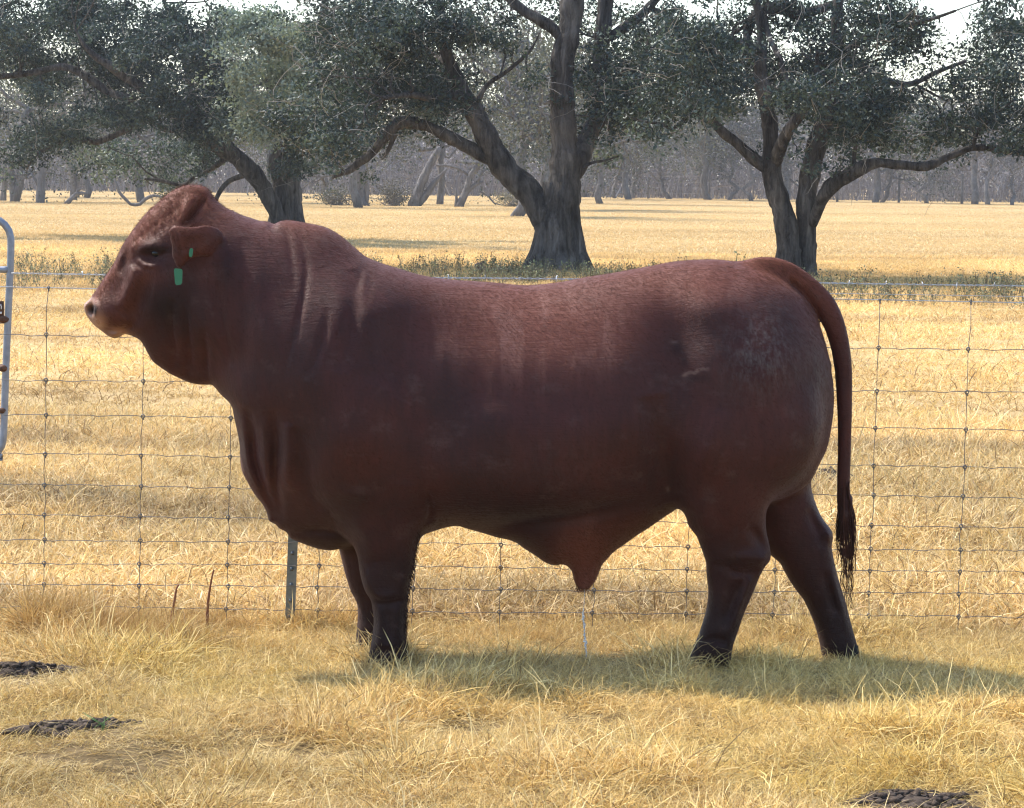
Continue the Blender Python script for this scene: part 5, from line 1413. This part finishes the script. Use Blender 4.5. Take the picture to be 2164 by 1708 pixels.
scatter("pasture_grass", np.stack([x, y, ground_z(x, y)], 1), gr.uniform(0, 6.28, n), gr.uniform(.6, 1.2, n), gr.integers(0, 10, n), pc, T_D,
        "flat yellow pasture stretching to the far woods", "grass")

# ------------------------------------------------------------------ weeds in the shade of the oaks
def weed_set(n):
    c = bpy.data.collections.new("weeds")
    for s in range(n):
        r = np.random.default_rng(900 + s); g = Geo(); cc = []
        for q in range(5):
            b = np.array([r.normal() * .10, r.normal() * .10, 0]); h = r.uniform(.12, .42)
            w = curvy(b, b + np.array([r.normal() * .08, r.normal() * .08, h]), r, 5, .15); n0 = g.n
            g.tube(w, np.linspace(.006, .003, 5), 3, cap=False); cc.append(np.repeat([[.09, .075, .05]], g.n - n0, 0))
            for z in range(9):
                p = w[r.integers(1, 5)] + r.normal(size=3) * .03; n0 = g.n
                d = r.normal(size=3); d /= np.linalg.norm(d); e = np.cross(d, r.normal(size=3)); e /= np.linalg.norm(e)
                L = r.uniform(.02, .06)
                g.add(np.array([p, p + d * L * .5 + e * L * .3, p + d * L, p + d * L * .5 - e * L * .3]), [[0, 1, 2, 3]])
                cc.append(np.repeat(np.array([[.07, .075, .04]]) * r.uniform(.5, 1.8), 4, 0))
        o = g.build("weed", M_GRASS, None, smooth=False, attrs={"tint": np.concatenate(cc)}); COL.objects.unlink(o); c.objects.link(o)
    return c
W = weed_set(8)
xs_, ys_ = [], []
for (px0, px1, d0, d1, n) in ((30, 250, 38, 50, 80), (230, 420, 44, 52, 30), (760, 1130, 40, 50.5, 170), (1020, 1260, 42, 47.5, 110), (1230, 1460, 40, 48, 80), (1700, 2200, 36, 43.5, 170), (1500, 1720, 40, 47, 60)):
    dd = gr.uniform(d0, d1, n); pp = gr.uniform(px0, px1, n)
    xs_.append((pp - 1082) / FPX * dd); ys_.append(dd)
x = np.concatenate(xs_); y = np.concatenate(ys_); n = len(x)
scatter("weeds", np.stack([x, y, ground_z(x, y)], 1), gr.uniform(0, 6.28, n), gr.uniform(.3, .85, n), gr.integers(0, 8, n), np.ones((n, 3)) * gr.uniform(1.2, 2.8, n)[:, None], W,
        "dark olive weeds with seed heads in the shade of the oaks", "weeds")
# ------------------------------------------------------------------ small things on the ground
def soil():
    m = NT("dark_soil"); o = m.n("ShaderNodeNewGeometry").outputs["Position"]
    n1 = m.noise(o, 60, 4, .65); c = m.ramp(n1, [(.3, (.030, .022, .017)), (.55, (.085, .064, .050)), (.8, (.19, .15, .12))])
    m.bsdf(c, .95, .1, m.bump(n1, .8, .01)); return m.m
M_SOIL = soil()
def dirt(label, px, py, rx, ry, n, seed, depth=None, rmax=.0085, hump=.03):
    r = np.random.default_rng(seed); b = on_ground(px, py); b[2] = ground_z(b[0], b[1])
    g = Geo(); ph = r.uniform(0, 6, 3)
    edge = lambda a: 1 + .30 * math.sin(2 * a + ph[0]) + .24 * math.sin(5 * a + ph[1]) + .14 * math.sin(9 * a + ph[2])
    for k in range(n):
        a = r.uniform(0, 6.283); q = math.sqrt(r.uniform()) * 1.08; s = r.uniform(.2, 1) ** 2.5 * rmax + .004
        e = edge(a)
        c = b + np.array([rx * q * e * math.cos(a), ry * q * e * math.sin(a), hump * max(0, 1 - q ** 3) + s * .2])
        g.add(*lump(c, s, seed * 1000 + k, 1, .5, (1.3, 1.1, .8)))
    v, f = lump((0, 0, 0), 1.0, seed, 4, .05)
    aa = np.arctan2(v[:, 1], v[:, 0]); ee = np.array([edge(t) for t in aa])
    v = np.stack([v[:, 0] * rx * ee * 1.02, v[:, 1] * ry * ee * 1.02, v[:, 2] * hump * (1 + .35 * np.sin(v[:, 0] * 7 + seed) * np.sin(v[:, 1] * 6))], 1)
    g.add(v + b, f)
    o = g.build("dirt_mound", M_SOIL)
    return tag(o, label, "dirt", "dirt mounds in the grass")
dirt("dark churned dirt at the left edge level with the bull's hooves", 40, 1428, .16, .085, 200, 3, hump=.032)
dirt("dark dirt patch with a green sprout in the lower left grass", 165, 1556, .17, .075, 220, 4, hump=.02)
dirt("dark grey brown dirt mound in the lower right corner grass", 1935, 1680, .20, .10, 260, 5, hump=.024)
dirt("flat grey dirt mound behind the fence between hind leg and tail", 1748, 1034, .13, .22, 140, 6, hump=.09)
# reddish dry stalks by the fence
M_STALK = paint("red_brown_stalk", (.20, .075, .035), .8)
for k, (pts, lb) in enumerate((([(438, 1300), (441, 1262), (447, 1225), (452, 1204)], "taller red brown dry stalk by the fence left of the steel post"),
                               ([(362, 1310), (368, 1275), (373, 1245), (378, 1236)], "short red brown dry stalk left of the taller one by the fence"))):
    g = Geo(); w = unproj(catmull(pts, 4.0), 9.62); w[0, 2] = -.02
    g.tube(w, np.linspace(.0055, .0028, len(w)), 7, wob=.1); ob = g.build("dry_stalk", M_STALK)
    r = np.random.default_rng(k); g = Geo()
    for q in range(0):
        i = r.integers(1, len(w)); d = np.array([r.normal() * .012, r.normal() * .01, .03])
        g.tube(np.array([w[i], w[i] + d * .6, w[i] + d]), [.002, .0016, .0008], 4)
    tag(ob, lb, "stalk")
# green blades in the lower left dirt patch
M_GREEN = paint("fresh_green_blade", (.10, .19, .045), .5)
g = Geo(); b = on_ground(212, 1566)
for k in range(7):
    r = np.random.default_rng(k + 40); L = r.uniform(.04, .085)
    g.tube(np.array([b + (r.normal() * .01, r.normal() * .01, -.01), b + (r.normal() * .014, r.normal() * .01, L * .6), b + (r.normal() * .035, r.normal() * .02, L)]), [.0015, .0012, .0004], 4)
tag(g.build("green_sprout", M_GREEN), "small fresh green sprout growing in the lower left dirt patch", "grass sprout")
# leafy weed seen above the rump
M_WEED = paint("olive_weed", (.11, .12, .045), .7)
g = Geo(); dw = 30.0; r = np.random.default_rng(4)
c0 = unproj([(1566, 590)], dw)[0]; c0[2] = 0
top = unproj([(1558, 536)], dw)[0]
w = curvy(c0, top, r, 9, .06); g.tube(w, np.linspace(.012, .004, 9), 5)
w2 = curvy(w[6], unproj([(1574, 541)], dw)[0], r, 5, .1); g.tube(w2, np.linspace(.006, .003, 5), 5)
st = g.build("tall_weed", M_WEED); g = Geo()
for q in range(34):
    s = (w[5:] if q % 2 else w2); p = s[r.integers(0, len(s))]; d = r.normal(size=3); d /= np.linalg.norm(d); e = np.cross(d, r.normal(size=3)); e /= np.linalg.norm(e); L = r.uniform(.03, .06)
    g.add(np.array([p, p + d * L * .5 + e * L * .25, p + d * L, p + d * L * .5 - e * L * .25]), [[0, 1, 2, 3]])
g.build("leaf", M_WEED, st, smooth=False)["kind"] = "stuff"
tag(st, "tall leafy weed poking up above the bull's rump", "weed")
# small bird near the middle oak
M_BIRD = paint("brown_bird", (.085, .055, .045), .8); M_BIRDB = paint("grey_bird_belly", (.22, .20, .18), .8)
zb = lambda l, y=46.0: unproj([((1150 + a / 7.213) * .790647, (640 + b / 7.213) * .790647) for a, b in l], y)
g = Geo(); w = zb([(850, 540), (880, 510), (930, 515), (975, 505), (1005, 470), (1025, 430), (1042, 416)])
g.tube(catmull(w, .02), np.interp(np.linspace(0, 1, len(catmull(w, .02))), [0, .15, .35, .55, .7, .85, 1], [.004, .035, .062, .06, .030, .018, .008]), 10)
bd = g.build("bird", M_BIRD); bz = ground_z(w[2, 0], 46.0)
g = Geo(); g.add(*lump(zb([(965, 545)])[0], .055, 5, 2, .1, (1.5, .9, .7))); g.build("belly", M_BIRDB, bd)
for a in (940, 975):
    p = zb([(a, 570)])[0]; q = p.copy(); q[2] = float(bz) - .02
    g = Geo(); g.tube(np.array([p, (p + q) / 2 + (.01, 0, 0), q]), .006, 5); g.build("leg", M_BIRD, bd)
tag(bd, "small dark brown bird with raised tail in the weeds left of the middle oak's trunk", "bird")
# ------------------------------------------------------------------ haze
HAZE = 0.00032
bm = bmesh.new(); bmesh.ops.create_cube(bm, size=1.0); me = bpy.data.meshes.new("haze"); bm.to_mesh(me); bm.free()
hz = bpy.data.objects.new("haze", me); COL.objects.link(hz)
hz.scale = (2900, 1800, 19.5); hz.location = (0, 650, 8.25)
m = NT("haze_air"); v = m.n("ShaderNodeVolumePrincipled"); v.inputs["Color"].default_value = (.93, .95, 1.0, 1); v.inputs["Density"].default_value = HAZE; v.inputs["Anisotropy"].default_value = .3
m.l(v.outputs[0], m.out.inputs["Volume"]); me.materials.append(m.m)
tag(hz, "thin pale haze over the pasture", "haze", kind="stuff")
